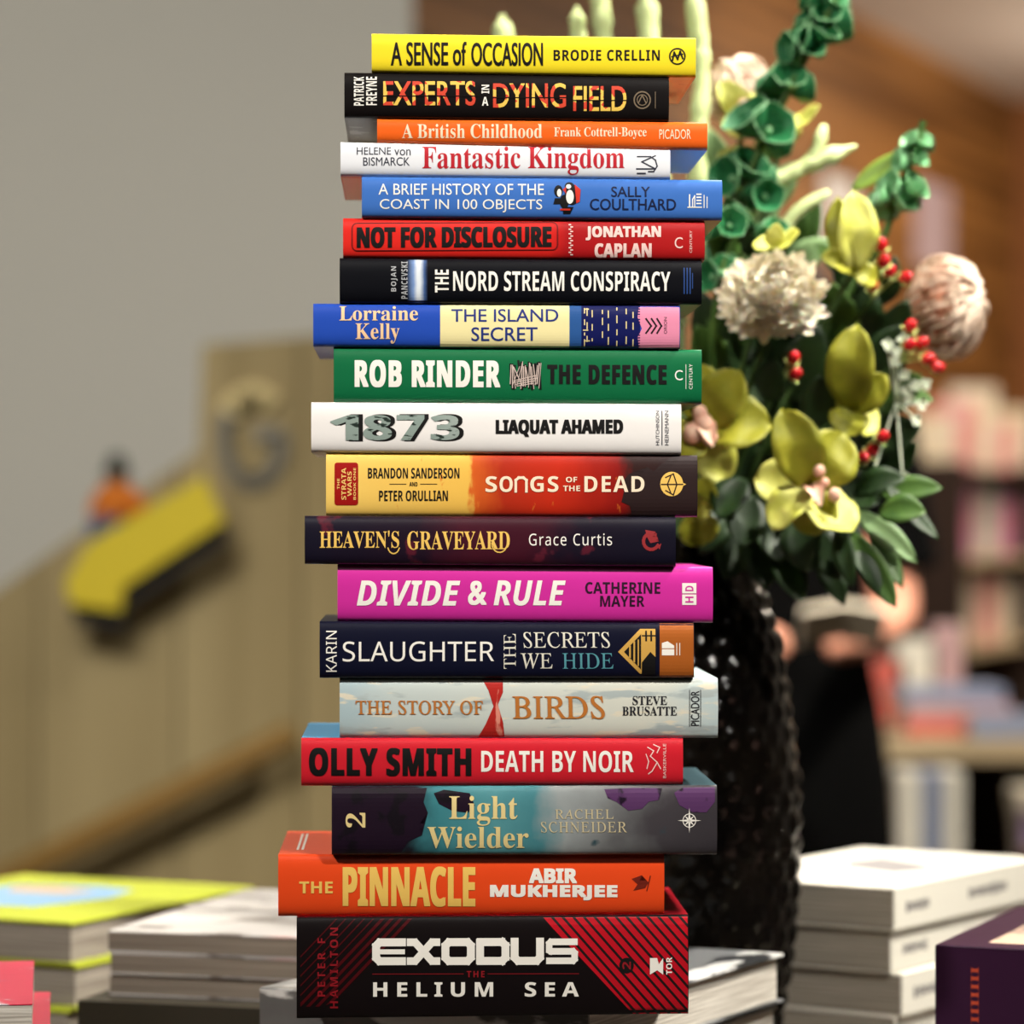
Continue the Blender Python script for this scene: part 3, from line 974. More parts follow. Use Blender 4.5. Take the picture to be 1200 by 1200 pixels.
b = BK['birds']
m_rb = art('ribbon_red', .02, [(0, (178, 40, 34)), (1, (200, 64, 50))], .6, 180, [((224, 140, 120), 140, .6)], aniso=(1, 1, .3))
b.pr('red_ribbon', m_rb, poly((565, 797.5), (589, 797), (589, 812), (583, 826), (589, 846), (591, 863.5), (560, 863.5), (569, 848), (578, 828), (572, 810)), label='red ribbon picture')
b.pr('title_lettering', ink('copper', (184, 112, 46)), T('THE STORY OF', 416.5, 821.5, 565.5, 837.5, 'sr', off=.012), T('BIRDS', 600, 816, 708.5, 842.5, 'sr', off=.012), layer=2)
b.pr('author_lettering', ink('black_soft', (26, 26, 34)), T('STEVE', 741, 816, 781.5, 826.3, 'se'), T('BRUSATTE', 729, 828, 793, 838.5, 'se'), layer=2)
b.pr('publisher_mark', ink('black_soft', (26, 26, 34)), T('PICADOR', 809.5, 810, 819.5, 850, 'sans', 'up'), line([(808, 809), (808, 851)], .6), line([(821, 809), (821, 851)], .6), layer=2)

b = BK['olly']
b.pr('author_lettering', BLK, T('OLLY SMITH', 362, 877, 552, 909.5, 'sb', space=1.08, off=.03))
b.pr('title_lettering', WHT, T('DEATH BY NOIR', 563.5, 880, 742.5, 904.5, 'sb'))
b.pr('publisher_mark', ink('pinkwhite', (240, 206, 198)), line([(759, 876), (766, 880), (762, 886), (770, 893), (764, 903), (760, 906)], 1.2), line([(766, 873), (773, 876), (770, 882)], 1.2), line([(770, 893), (774, 900)], 1.2), line([(757, 884), (760, 892), (758, 900)], 1.1), T('BASKERVILLE', 777, 872, 780.5, 911, 'sans', 'up'))

b = BK['light']
m_pet = art('purple_petals', .06, [(0, (56, 26, 62)), (1, (84, 50, 92))], .6, 60, [((28, 14, 32), 80, .55)])
b.pr('dark_flowers', art('dark_petals', .08, [(0, (30, 16, 32)), (1, (44, 20, 40))], .6, 60, [((20, 14, 22), 70, .55)]), poly((391, 924), (500, 924), (496, 940), (501, 952), (490, 966), (494, 978), (478, 985), (470, 998), (391, 999)), poly((508, 930), (520, 926), (550, 930), (556, 944), (548, 952), (530, 950), (514, 942)), label='dark purple flower picture')
b.pr('purple_flowers', m_pet, poly((708, 926), (740, 924.5), (776, 925), (772, 938), (760, 940), (752, 948), (736, 950), (722, 940), (712, 936)), poly((790, 930), (800, 924.5), (838, 924), (838, 940), (828, 952), (812, 952), (796, 944)), label='mauve flower picture')
lg2 = ink('light_gold', (228, 206, 142))
b.pr('title_lettering', lg2, T('Light', 526, 933, 606, 967, 'se'), T('Wielder', 500.5, 968, 619, 993, 'se'), layer=2)
b.pr('author_lettering', ink('tan', (204, 190, 152)), T('RACHEL', 650, 948.5, 718.5, 959.5, 'sr', space=1.1), T('SCHNEIDER', 633.5, 962.5, 734.5, 974.8, 'sr', space=1.1), layer=2)
b.pr('volume_number', lg2, T('2', 405, 952, 428, 969, 'se', 'up'), layer=2)
star = []
for i in range(8):
    a, l = R(45 * i), (14 if i % 2 == 0 else 8)
    p, q2 = a + math.pi / 2, 1.5
    star.append(poly((807.7 + l * math.cos(a), 961.3 + l * math.sin(a)), (807.7 + q2 * math.cos(p), 961.3 + q2 * math.sin(p)), (807.7 - q2 * math.cos(p), 961.3 - q2 * math.sin(p))))
b.pr('publisher_mark', WHT, *star, ring(807.7, 961.3, 7.5, .9), layer=2)

b = BK['pinnacle']
b.pr('title_lettering', GLD, T('PINNACLE', 401.3, 1016.5, 556.7, 1062, 'sb', off=.02), T('THE', 350.5, 1033.5, 389.8, 1047, 'sb', off=.006))
b.pr('author_lettering', WHT, T('ABIR', 619.5, 1018.5, 676, 1035, 'sb', off=.045), T('MUKHERJEE', 573.8, 1037, 723.5, 1054, 'sb', off=.045))
b.pr('publisher_mark', ink('maroon2', (110, 30, 16)), poly((740, 1030), (752, 1026), (748, 1036), (760, 1034), (756, 1040), (742, 1043), (747, 1036)), line([(758, 1043), (762, 1027)], 1.2))
b.cover('cover_lettering', WHT, .010, .0115, .03, .135, False)
b.cover('cover_lettering', WHT, .013, .0145, .03, .135, False)

b = BK['exodus']
red = jk('exodus_red', (186, 18, 34), var=None)
reg = [(636, 1077.5), (806, 1077), (806.5, 1188.5), (743, 1190)]
b.pr('red_panel', red, poly(*reg), label='red striped panel at the right end')
st = []
for i in range(16):
    x = 628 + i * 12.5
    p = clip([(x - 1.9, 1070), (x + 1.9, 1070), (x + 1.9 + 113, 1196), (x - 1.9 + 113, 1196)], reg)
    if p and len(p) > 2:
        st.append(poly(*p))
b.pr('black_stripes', BLK, *st, layer=2)
regl = [(352, 1078), (492, 1078), (440, 1130), (398, 1172), (352, 1190)]
st = []
for i in range(9):
    x = 396 + i * 10.8
    w = 1.0 + (i > 4) * 1.4
    p = clip([(x - w, 1076), (x + w, 1076), (x + w - 100, 1180), (x - w - 100, 1180)], regl)
    if p and len(p) > 2:
        st.append(poly(*p))
b.pr('red_stripes', jk('exodus_dim_red', (74, 9, 16)), *st, label='thin dark red diagonal stripes')
# squared title letters
def EX(chars, x0, x1, y0, y1, w):
    out = []
    n = len(chars)
    cw = (x1 - x0) / n
    for i, c in enumerate(chars):
        xa, xb = x0 + i * cw + w * .5 + .6, x0 + (i + 1) * cw - w * .5 - .9
        ya, yb = y0 + w / 2, y1 - w / 2
        r = 4
        ym = (ya + yb) / 2
        if c == 'E':
            out += [line([(xb + 2, ya), (xa + r, ya), (xa, ya + r), (xa, yb - r), (xa + r, yb), (xb + 2, yb)], w, ext=.32), line([(xa + 4, ym), (xb + 1, ym)], w * .62)]
        elif c == 'X':
            out += [line([(xa - 2, ya), (xa + 5, ya), (xb - 5, yb), (xb + 2, yb)], w * .95, ext=.3), line([(xa - 2, yb), (xa + 5, yb), (xb - 5, ya), (xb + 2, ya)], w * .95, ext=.3)]
            out[-1] = ([(q[0], q[1], q[2] + 3e-5) for q in out[-1][0]], out[-1][1])
        elif c == 'O':
            out += [line([(xa + r, ya), (xb - r, ya), (xb, ya + r), (xb, yb - r), (xb - r, yb), (xa + r, yb), (xa, yb - r), (xa, ya + r)], w, True, .32)]
        elif c == 'D':
            out += [line([(xa, ya), (xb - r, ya), (xb, ya + r), (xb, yb - r), (xb - r, yb), (xa, yb)], w, True, .4)]
        elif c == 'U':
            out += [line([(xa, y0 + w * .3), (xa, yb - r), (xa + r, yb), (xb - r, yb), (xb, yb - r), (xb, y0 + w * .3)], w, ext=.32)]
        elif c == 'S':
            out += [line([(xb + 1, ya), (xa + 2, ya), (xa, ya + 2), (xa, ym - 1), (xa + 2, ym), (xb - 2, ym), (xb, ym + 2), (xb, yb - 2), (xb - 2, yb), (xa - 1, yb)], w * .82, ext=.34)]
    return out
b.pr('title_lettering', WHT, *EX('EXODUS', 435.3, 678.5, 1100.5, 1131.5, 9.2), layer=2)
b.pr('subtitle_lettering', WHT, T('HELIUM', 437, 1151.5, 577.5, 1168.5, 'sb', space=1.5, off=.01), T('SEA', 614.5, 1151.5, 678, 1168.5, 'sb', space=1.5, off=.01))
b.pr('small_red_lettering', ink('deep_red', (140, 20, 30)), T('THE', 546.5, 1138.5, 567.5, 1145.8, 'sb', space=1.3), rect(436, 1141.5, 543, 1142.2), rect(571, 1141.5, 678, 1142.2))
b.pr('author_lettering', ink('deep_red', (140, 20, 30)), T('PETER F', 372, 1100, 381, 1168, 'sb', 'up', space=1.4), T('HAMILTON', 386.5, 1088, 396, 1182, 'sb', 'up', space=1.35))
b.pr('publisher_mark', WHT, poly((761.5, 1124), (770, 1124), (767.5, 1128), (772, 1131), (777, 1124), (777, 1143), (770, 1138), (761.5, 1143)), T('TOR', 780.5, 1123, 787.5, 1143, 'sb', 'up'), layer=3)
b.pr('volume_disc', BLK, ell(734, 1132.5, 8.5, 9), layer=3)
b.pr('volume_number', ink('deep_red', (140, 20, 30)), T('2', 729, 1128, 739, 1137, 'sb', 'up'), layer=4)

# ------------------------------------------------------------------ lying books on the table
m_pg_white = stripes('white_pages', (176, 168, 156), (226, 220, 208), scale=700)
m_pg_grey = stripes('grey_pages', (150, 140, 128), (192, 182, 168), scale=420)


def flat_book(label, O, th, a, b, t, cover, pages=None, spine='x0', name='book', group=None, board=.0018, inset=.002, spine_mat=None, kind='book'):
    """closed book lying flat: corner O, edge a along angle th, edge b at right angles, thickness t"""
    r = thing(name, label, kind, O, th, group)
    bm = bmesh.new()
    box(bm, 0, a, 0, b, 0, board, bevel=board * .3)
    box(bm, 0, a, 0, b, t - board, t, bevel=board * .3)
    s = board
    sb = {'x0': (0, s, 0, b), 'x1': (a - s, a, 0, b), 'y0': (0, a, 0, s), 'y1': (0, a, b - s, b)}[spine]
    box(bm, *sb, board * .5, t - board * .5, mi=1)
    bmesh.ops.recalc_face_normals(bm, faces=bm.faces)
    obj('cover', bm, [cover, spine_mat or cover], r)
    i = {k: inset for k in ('x0', 'x1', 'y0', 'y1')}
    i[spine] = s
    obj('page_block', newbox(i['x0'], a - i['x1'], i['y0'], b - i['y1'], board, t - board), pages or m_pg_white, r)
    return r


def on_top(r, mat, pts, t, name='cover_picture', label=None):
    bm = bmesh.new()
    bm.faces.new([bm.verts.new((x, y, t + .00012)) for x, y in pts])
    bm.faces.ensure_lookup_table()
    if bm.faces[0].normal.z < 0:
        bm.normal_update()
        if bm.faces[0].normal.z < 0:
            bm.faces[0].normal_flip()
    o = obj(name, bm, mat, r)
    if label:
        o['label'] = label
    return o


# large art book the stack stands on, and the ones beneath it
m_bw = art('bw_photograph', .3, [(0, (190, 190, 190)), (.4, (130, 132, 134)), (.7, (200, 200, 198)), (1, (120, 122, 124))], .9, 14, [((50, 52, 54), 11, .52), ((226, 226, 224), 18, .57)], rough=.3, aniso=(.6, 1.6, 1))
C0 = Vector((.047, .023, 0))
th = R(61.6)
zt = PED[0] + PED[1] * .08
t0 = .034
r = flat_book('large art book with black and white photo cover directly under the tall stack', (C0.x, C0.y, zt - t0), th, .30, .24, t0, m_bw, m_pg_white, 'x0', board=.0022, inset=.004,
              spine_mat=art('bw_spine', .3, [(0, (70, 70, 72)), (1, (130, 128, 124))], .9, 22, [((232, 230, 226), 26, .5)], aniso=(1, .5, 1.4)))
# follow the slight tilt of the stack
r.rotation_mode = 'QUATERNION'
from mathutils import Quaternion
r.rotation_quaternion = Quaternion((0, 1, 0), -math.atan(PED[1])) @ Quaternion((0, 0, 1), th)
r.location.z = PED[0] + PED[1] * C0.x - t0 - .0001
z = r.location.z - .0022
n = 2
h = (z - TZ) / n
for i in range(n):
    flat_book(['large pale art book lying on the table at the bottom of the central pile', 'large pale art book second from the bottom of the central pile'][i],
              (C0.x - .004, C0.y + .004, TZ + h * i), th, .298, .238, h - .0003, M('cover_stone', (170, 166, 160), .4, .4), m_pg_white, 'x0')

# yellow picture books, left
F = W(84, 1081, 2.5)
m_lime = M('cover_lime', (196, 206, 66), .4, .4)
t = .0335
zz = F.z
for i, lab in enumerate(['lime yellow picture book with a blue picture on top of the left pile', 'lime yellow picture book second from the top of the left pile',
                         'lime yellow picture book at the bottom of the left pile']):
    zb = zz - t if i < 2 else TZ
    r = flat_book(lab, (F.x + (0, .003, -.004)[i], F.y + (0, .002, .001)[i], zb), R(64.6), .277, .23, zz - zb - .0002, m_lime, m_pg_grey, 'x1', group='lime yellow picture books', board=.0026)
    if i == 0:
        T0 = zz - zb - .0002
        on_top(r, art('sky_picture', .1, [(0, (112, 168, 226)), (1, (150, 194, 232))], .5, 20), [(.075, .085), (.15, .062), (.21, .075), (.225, .12), (.2, .19), (.1, .19), (.07, .14)], T0, label='blue picture on lime cover')
        on_top(r, art('red_figure', .1, [(0, (206, 120, 100)), (1, (220, 190, 160))], .9, 30), [(.16, .11), (.19, .10), (.205, .15), (.19, .18), (.155, .165)], T0 + .0001, 'cover_figure', 'reddish figure on blue picture')
    zz = zb
# a second yellow pile behind it fills the far edge
G = F + Vector((math.cos(R(64.6)) * .29, math.sin(R(64.6)) * .29, 0))
G += Vector((math.cos(R(154.6)), math.sin(R(154.6)), 0)) * .10

# grey magazines and the dark book under them
m_mag = art('magazine_photo', .2, [(0, (206, 202, 198)), (.5, (232, 228, 224)), (1, (190, 186, 184))], .9, 12, [((120, 112, 108), 18, .58), ((216, 180, 176), 12, .64)], aniso=(1, 2, 1))
m_mgp = stripes('magazine_pages', (128, 116, 104), (160, 148, 134), scale=260)
A = W(126, 1090, 2.35)
zz = A.z
offs = [(0, 0), (.002, -.001), (.001, .002)]
labs = ['glossy magazine with black and white cover on top of the grey pile', 'glossy magazine in the middle of the grey pile', 'glossy magazine lowest of the grey pile above the dark book']
for i in range(3):
    r = flat_book(labs[i], (A.x + offs[i][0], A.y + offs[i][1], zz - .0155), R(-16), .195, .28, .0153, m_mag, m_mgp, 'y1', name='magazine', group='glossy magazines', board=.0012, inset=.0005, kind='magazine')
    zz -= .0155
B = W(92, 1166, 2.33)
flat_book('dark olive hardback beneath the grey magazines', (B.x, B.y - .004, zz - .035), R(-16), .205, .27, .0348, M('cover_dark_olive', (52, 48, 38), .35, .4), m_pg_grey, 'y0')
flat_book('dark brown hardback on the table at the bottom of the magazine pile', (B.x, B.y, TZ), R(-16), .2, .27, zz - .0352 - TZ, M('cover_dark_brown', (44, 36, 30), .35, .4), m_pg_grey, 'y0')

# small pink paperbacks, bottom left corner
m_pink = art('pink_cover', .2, [(0, (150, 110, 160)), (.5, (196, 160, 190)), (.75, (150, 100, 150)), (1, (210, 56, 84))], .9, 20, [((206, 52, 80), 24, .53), ((214, 206, 212), 30, .62)], aniso=(1, 1, 1))
zz = W(0, 1176, 2.0).z
hh = (zz - TZ) / 5
for i in range(5):
    dx = (0, .010, .009, .004, .006)[i]
    flat_book(['pink and purple paperback on top of the small pile at bottom left', 'red edged paperback second in the small pile at bottom left', 'pink paperback in the middle of the small pile at bottom left',
               'pink paperback second from the table in the small pile at bottom left', 'pink paperback on the table under the small pile at bottom left'][i],
              (-.421 + dx, -.018 + dx * .6, zz - hh * (i + 1)), R(8), .13, .2, hh - .0002, m_pink, m_pg_white, 'x0', name='paperback', group='small pink paperbacks', board=.0008, inset=.0003)

# white paperbacks, right
m_wh = M('cover_white', (238, 234, 220), .5, .35)
P0 = W(1048, 1041, 2.45)
zz = P0.z
hh = (zz - TZ) / 4
m_inkg = M('ink_soft_grey', (120, 116, 116), .6, .2)
for k, (bx, by, wh) in enumerate(((0, 0, 'front'),)):
    for i in range(4):
        j = ((0, 0), (-.002, .004), (.006, .002), (.001, .003))[i]
        lab = 'cream white paperback ' + ['on top of', 'second from the top in', 'third from the top in', 'at the foot of'][i] + (' the white pile beside the vase' if k == 0 else ' the rear white pile')
        if k:
            lab = lab.replace('cream white paperback', 'white paperback') + ' behind the first'
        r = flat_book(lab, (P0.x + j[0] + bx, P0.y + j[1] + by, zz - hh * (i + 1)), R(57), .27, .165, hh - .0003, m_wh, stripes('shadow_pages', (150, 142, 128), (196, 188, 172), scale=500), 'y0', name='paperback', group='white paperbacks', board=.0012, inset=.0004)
        if k == 0:
            for (x0, x1, zc) in ((.02, .06, .5), (.13, .2, .5)):
                bm = bmesh.new()
                x = x0
                random.seed(i)
                while x < x1:
                    w = .002 + random.random() * .003
                    h = .0025 + random.random() * .002
                    f = bm.faces.new([bm.verts.new((q[0], -.00012, q[1])) for q in ((x, hh * zc - h), (x + w, hh * zc - h), (x + w, hh * zc + h), (x, hh * zc + h))])
                    x += w + .0012
                obj('spine_print', bm, m_inkg, r)
            if i == 0:
                on_top(r, M('cover_print_grey', (150, 146, 146), .5, .3), [(.10, .05), (.14, .035), (.17, .06), (.2, .11), (.16, .12), (.12, .1)], hh - .0003, label='grey printed mark on white cover')

# purple book, right corner
Q0 = W(1096, 1107, 2.15)
m_pu = M('cover_purple', (44, 14, 42), .4, .3, bump=(120, .1))
t = .062
r = flat_book('thick dark purple book with cream cover picture at the right edge', (Q0.x, Q0.y, Q0.z - t), R(-22), .17, .235, t, m_pu, m_pg_white, 'y0', board=.003, inset=.004)
on_top(r, art('purple_book_picture', .2, [(0, (232, 214, 190)), (.5, (226, 200, 170)), (1, (196, 150, 140))], .5, 14, [((80, 72, 78), 14, .58)]), [(.03, .022), (.155, .022), (.155, .215), (.03, .215)], t, label='cream cover picture')
vs, fs = T('IIIIIIII', 0, 0, 1, 1, 'se', 'up')
vs = [q[:2] for q in vs]
bm = bmesh.new()
bv = [bm.verts.new((.024 + x * .005, -.0002, t * .95 - y * .042 - .01)) for x, y in vs]
for f in fs:
    bm.faces.new([bv[i] for i in f])
obj('spine_lettering', bm, M('ink_orange_red', (176, 66, 40), .5, .3), r)
flat_book('dark purple book lying on the table under the thick purple one', (Q0.x + .003, Q0.y + .002, TZ), R(-22), .165, .23, Q0.z - t - TZ - .0002, m_pu, m_pg_white, 'y0', board=.003, inset=.004)
# pale leaflet book low between white pile and purple book
flat_book('pale thin book lying on the table in front of the white pile', (.235, .30, TZ), R(-22), .085, .10, .034, M('cover_pale_art', (200, 192, 170), .4, .4, var=(20, (150, 140, 120), 1)), m_pg_white, 'y1')

# ------------------------------------------------------------------ vase
VX, VY = .126, .43
prof = [(.0, 0), (.052, 0), (.062, .006), (.071, .03), (.0765, .055), (.0815, .09), (.0855, .14), (.0865, .18), (.084, .23), (.0775, .28), (.068, .325), (.057, .355), (.049, .372), (.046, .382), (.047, .392)]
pz = spline([(a, 0, z) for a, z in prof[1:]], 150)
N = 220
bm = bmesh.new()
rows = [(p.x, p.z) for p in pz]
rings = []
rowh = .0165
random.seed(31)
bsz = [[random.uniform(.55, 1.15) for _ in range(24)] for _ in range(30)]
for (rr, zz) in rows:
    ring_ = []
    for k in range(N):
        a = 2 * math.pi * k / N
        row = round(zz / rowh)
        best = 0
        for rw in (row - 1, row, row + 1):
            cnt = 24
            ph = (rw % 2) * .5
            u = a / (2 * math.pi) * cnt + ph
            du = (u - round(u)) / cnt * 2 * math.pi * rr
            dz = zz - rw * rowh
            bs = bsz[rw][int(round(u)) % 24]
            g = 1 - (du * du + dz * dz) / ((.0076 * bs) ** 2)
            if g > 0:
                best = max(best, math.sqrt(g) * .0034 * bs)
        if zz < .012 or zz > .35:
            best = 0
        q = rr + best
        ring_.append(bm.verts.new((q * math.cos(a), q * math.sin(a), zz)))
    rings.append(ring_)
for q in [(.043, .392), (.042, .382), (.050, .34), (.060, .30), (.06, .2)]:
    rings.append([bm.verts.new((q[0] * math.cos(2 * math.pi * k / N), q[0] * math.sin(2 * math.pi * k / N), q[1])) for k in range(N)])
for i in range(len(rings) - 1):
    for k in range(N):
        bm.faces.new((rings[i][k], rings[i][(k + 1) % N], rings[i + 1][(k + 1) % N], rings[i + 1][k]))
bm.faces.new(rings[0][::-1])
va = obj('vase', bm, M('black_glaze', (5, 4, 4), .16, .22, var=(14, (12, 9, 6), .6)), None, 60)
va.location = (VX, VY, TZ)
tag(va, 'tall black vase covered in raised bumps holding the flowers', 'vase')
MOUTH = Vector((VX, VY, TZ + .385))
FOOT = Vector((VX, VY, TZ + .25))

# ------------------------------------------------------------------ flowers
m_stem = M('stem_green', (52, 74, 32), .6, .25)
m_pstem = M('pale_stem', (196, 210, 150), .7, .2, bump=(300, .6), sss=.1)
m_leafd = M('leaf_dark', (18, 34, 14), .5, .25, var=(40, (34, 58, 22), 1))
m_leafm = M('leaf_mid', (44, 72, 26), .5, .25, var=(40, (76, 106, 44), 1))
m_leafp = M('leaf_pale', (120, 150, 100), .5, .3)
m_olive = M('petal_olive', (112, 114, 22), .5, .25, var=(45, (150, 148, 44), 1))
m_lime2 = M('petal_lime', (178, 180, 60), .5, .25, var=(45, (220, 220, 130), 1))
m_cream = M('petal_cream', (244, 234, 208), .6, .2, var=(60, (250, 244, 226), 1), sss=.15)
m_blush = M('petal_blush', (236, 208, 184), .6, .2, var=(60, (244, 226, 204), 1))
m_bell = M('bell_green', (14, 80, 46), .5, .3, var=(60, (52, 130, 78), 1))
m_bellp = M('bell_pale_green', (84, 150, 98), .5, .3, var=(60, (150, 200, 150), 1))
m_vein = M('bell_vein', (126, 176, 128), .6, .2)
m_berry = M('berry_red', (186, 22, 28), .25, .5)
m_calyx = M('calyx_green', (190, 200, 120), .6, .2)
m_lip = M('lip_pink', (214, 150, 130), .5, .3, var=(80, (236, 206, 180), 1))
m_white = M('filler_white', (222, 232, 206), .6, .2)


def leaf(bm, p0, p1, width, facing=(0, -1, .25), curl=.15, fold=.18, nl=9, nw=4, prof=1.0, mi=0, wav=0, pw=.75):
    """pointed blade from p0 to p1; width in metres; curl bends it away, fold raises its sides"""
    p0, p1 = Vector(p0), Vector(p1)
    ax = p1 - p0
    L = ax.length
    ax.normalize()
    nrm = Vector(facing)
    nrm = (nrm - ax * nrm.dot(ax)).normalized()
    sd = ax.cross(nrm)
    rows = []
    for i in range(nl + 1):
        t = i / nl
        w = width / 2 * max(0, math.sin(math.pi * min(1, t ** prof * .97 + .03))) ** pw
        c = p0 + ax * (L * t) + nrm * (curl * L * math.sin(math.pi * t))
        row = []
        for j in range(nw + 1):
            v = j / nw * 2 - 1
            row.append(bm.verts.new(c + sd * (w * v) + nrm * (fold * w * abs(v) ** 1.5 + wav * w * math.sin(t * 14 + v * 2))))
        rows.append(row)
    for i in range(nl):
        for j in range(nw):
            f = bm.faces.new((rows[i][j], rows[i][j + 1], rows[i + 1][j + 1], rows[i + 1][j]))
            f.material_index = mi
    return bm


def leafobj(name, mat, root, *a, **k):
    bm = bmesh.new()
    o = root.location
    k['facing'] = k.get('facing', (0, -1, .25))
    leaf(bm, Vector(a[0]) - o, Vector(a[1]) - o, *a[2:], **k)
    ob = obj(name, bm, mat, root, 60)
    md = ob.modifiers.new('thickness', 'SOLIDIFY')
    md.thickness = .0006
    return ob


def stem_to(root, head, via=None, r=.0022, mat=None, name='stem'):
    """stem from the vase foot through its mouth up to the head"""
    a = random.random() * 6.28
    m = MOUTH + Vector((math.cos(a) * .024, math.sin(a) * .024, 0))
    hd = Vector(head) - MOUTH
    m = MOUTH + Vector((max(-.03, min(.03, hd.x * .3)), max(-.03, min(.03, hd.y * .3 + random.uniform(-.008, .008))), 0))
    f = FOOT + Vector((random.uniform(-.015, .015), random.uniform(-.015, .015), random.uniform(0, .03)))
    pts = [f, m] + ([Vector(v) for v in via] if via else [m.lerp(Vector(head), .5) + Vector((0, 0, .012))]) + [Vector(head)]
    o = root.location
    return obj(name, tube(bmesh.new(), [p - o for p in spline(pts, 18)], r, 7), mat or m_stem, root, 60)


def flower(name, label, cat, head, group=None):
    return thing(name, label, cat, FOOT.copy(), 0, group)


def pxs(d):
    return K * d


# cream chrysanthemum in the middle
def mum(label, cx, cy, d, rx, ry, mat, seed, npet=430):
    random.seed(seed)
    c = W(cx, cy, d)
    r = flower('chrysanthemum', label, 'flower', c)
    o = r.location
    bm = bmesh.new()
    s = pxs(d)
    R_ = Vector((rx * s, rx * s * .9, ry * s))
    ax = Vector((0, -.9, .35)).normalized()
    for i in range(npet):
        k = (i + .5) / npet
        ph = math.acos(1 - 1.75 * k)
        a = i * 2.39996
        e1 = Vector((1, 0, 0))
        e2 = ax.cross(e1)
        dr = (ax * math.cos(ph) + (e1 * math.cos(a) + e2 * math.sin(a)) * math.sin(ph)).normalized()
        dr += Vector((random.uniform(-.12, .12), random.uniform(-.12, .12), random.uniform(-.12, .12)))
        tip = c + Vector((dr.x * R_.x, dr.y * R_.y, dr.z * R_.z)) * random.uniform(.84, 1.03)
        base = c + (tip - c) * .5
        face = (ax * .9 - dr * .3 + Vector((random.uniform(-.3, .3), 0, random.uniform(-.3, .3))))
        leaf(bm, base - o, tip - o, .0056 + .002 * random.random(), facing=face, curl=-.3, fold=.45, nl=7, nw=3, prof=1.25, pw=.42)
    blob(bm, c - o, (R_.x * .55, R_.y * .55, R_.z * .55), 14)
    obj('petals', bm, mat, r, 70)
    stem_to(r, c + Vector((0, .01, -.02)))
    return r


mum('large cream chrysanthemum right beside the blue and black books', 905, 347, 2.32, 64, 53, m_cream, 1)


def pincushion(label, cx, cy, d, rx, ry, mat, ax, seed, n=240):
    random.seed(seed)
    c = W(cx, cy, d)
    r = flower('pincushion_flower', label, 'flower', c)
    o = r.location
    s = pxs(d)
    ax = Vector(ax).normalized()
    e1 = ax.cross(Vector((0, 0, 1))).normalized()
    e2 = ax.cross(e1)
    bm = bmesh.new()
    for i in range(n):
        a = i * 2.39996
        rad = e1 * math.cos(a) + e2 * math.sin(a)
        ph0 = 2.6 - 1.75 * random.random() if i % 4 else .45 + .7 * random.random()
        q = random.uniform(.86, 1.03)
        P_ = []
        for k in range(6):
            t = k / 5
            ph = ph0 - (.95 if i % 4 else .3) * t
            v = (ax * math.cos(ph) + rad * math.sin(ph)) * rx * s * q * (.84 + .22 * math.sin(t * 2.3))
            v.z *= ry / rx
            P_.append(c + v - o)
        tube(bm, P_, [.0008] * 5 + [.0014], 4, cap=True)
    obj('filaments', bm, mat, r, 70)
    obj('core', blob(bmesh.new(), c - o, (rx * s * .84, rx * s * .84, ry * s * .84), 24), M('pincushion_core', (176, 122, 98), .8, .1), r, 70)  # core colour darkened to stand for the shade between filaments
    stem_to(r, c - ax * .01)
    return r


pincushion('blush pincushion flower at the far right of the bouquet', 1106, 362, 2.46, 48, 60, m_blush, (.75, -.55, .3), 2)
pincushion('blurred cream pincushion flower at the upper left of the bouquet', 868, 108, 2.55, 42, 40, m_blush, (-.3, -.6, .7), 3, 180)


# bells of Ireland
def bell_mesh(name, r_, mat):
    bm = bmesh.new()
    n = 14
    prof = [(.12, 0), (.42, .18), (.72, .5), (.92, .82), (1.08, 1.0)]
    rings = []
    for q, zz in prof:
        rings.append([bm.verts.new((q * r_ * (1 + .07 * math.sin(5 * 2 * math.pi * k / n) * zz) * math.cos(2 * math.pi * k / n),
                                    q * r_ * (1 + .07 * math.sin(5 * 2 * math.pi * k / n) * zz) * math.sin(2 * math.pi * k / n), zz * r_ * 1.15)) for k in range(n)])
    for i in range(len(rings) - 1):
        for k in range(n):
            bm.faces.new((rings[i][k], rings[i][(k + 1) % n], rings[i + 1][(k + 1) % n], rings[i + 1][k]))
    bm.faces.new(rings[0][::-1])
    # pale rim
    rim = [v.co.copy() for v in rings[-1]]
    m0 = len(bm.faces)
    tube(bm, rim + [rim[0]], r_ * .03, 5, 1, False)
    blob(bm, (0, 0, r_ * .35), (r_ * .22, r_ * .22, r_ * .3), 8, 1)
    me = bpy.data.meshes.new(name)
    bm.to_mesh(me)
    bm.free()
    me.materials.append(mat)
    me.materials.append(m_vein)
    me.polygons.foreach_set('use_smooth', [True] * len(me.polygons))
    return me


def bells(label, nodes, path, mat, seed, d):
    """nodes = [(px, py, size px)] clusters of bells along a stem"""
    random.seed(seed)
    r = flower('bells_of_ireland', label, 'flower', None, 'bells of ireland stems')
    o = r.location
    stem_to(r, W(*path[-1], d), [W(*p, d) for p in path[:-1]], .0028, mat=m_leafm)
    me = bell_mesh('bell', 1.0, mat)
    for (px, py, sz) in nodes:
        c = W(px, py, d)
        rr = sz * pxs(d)
        for k in range(4):
            a = k * math.pi / 2 + random.uniform(-.4, .4) + .5
            dr = Vector((math.cos(a) * .9, math.sin(a) * .9 + .1, random.uniform(.0, .9))).normalized()
            b_ = bpy.data.objects.new('bell', me)
            COL.objects.link(b_)
            b_.parent = r
            q = dr.to_track_quat('Z', 'Y')
            b_.rotation_mode = 'QUATERNION'
            b_.rotation_quaternion = q
            b_.location = c + dr * rr * .12 - o
            s = rr * random.uniform(.58, .76)
            b_.scale = (s, s, s)
    return r


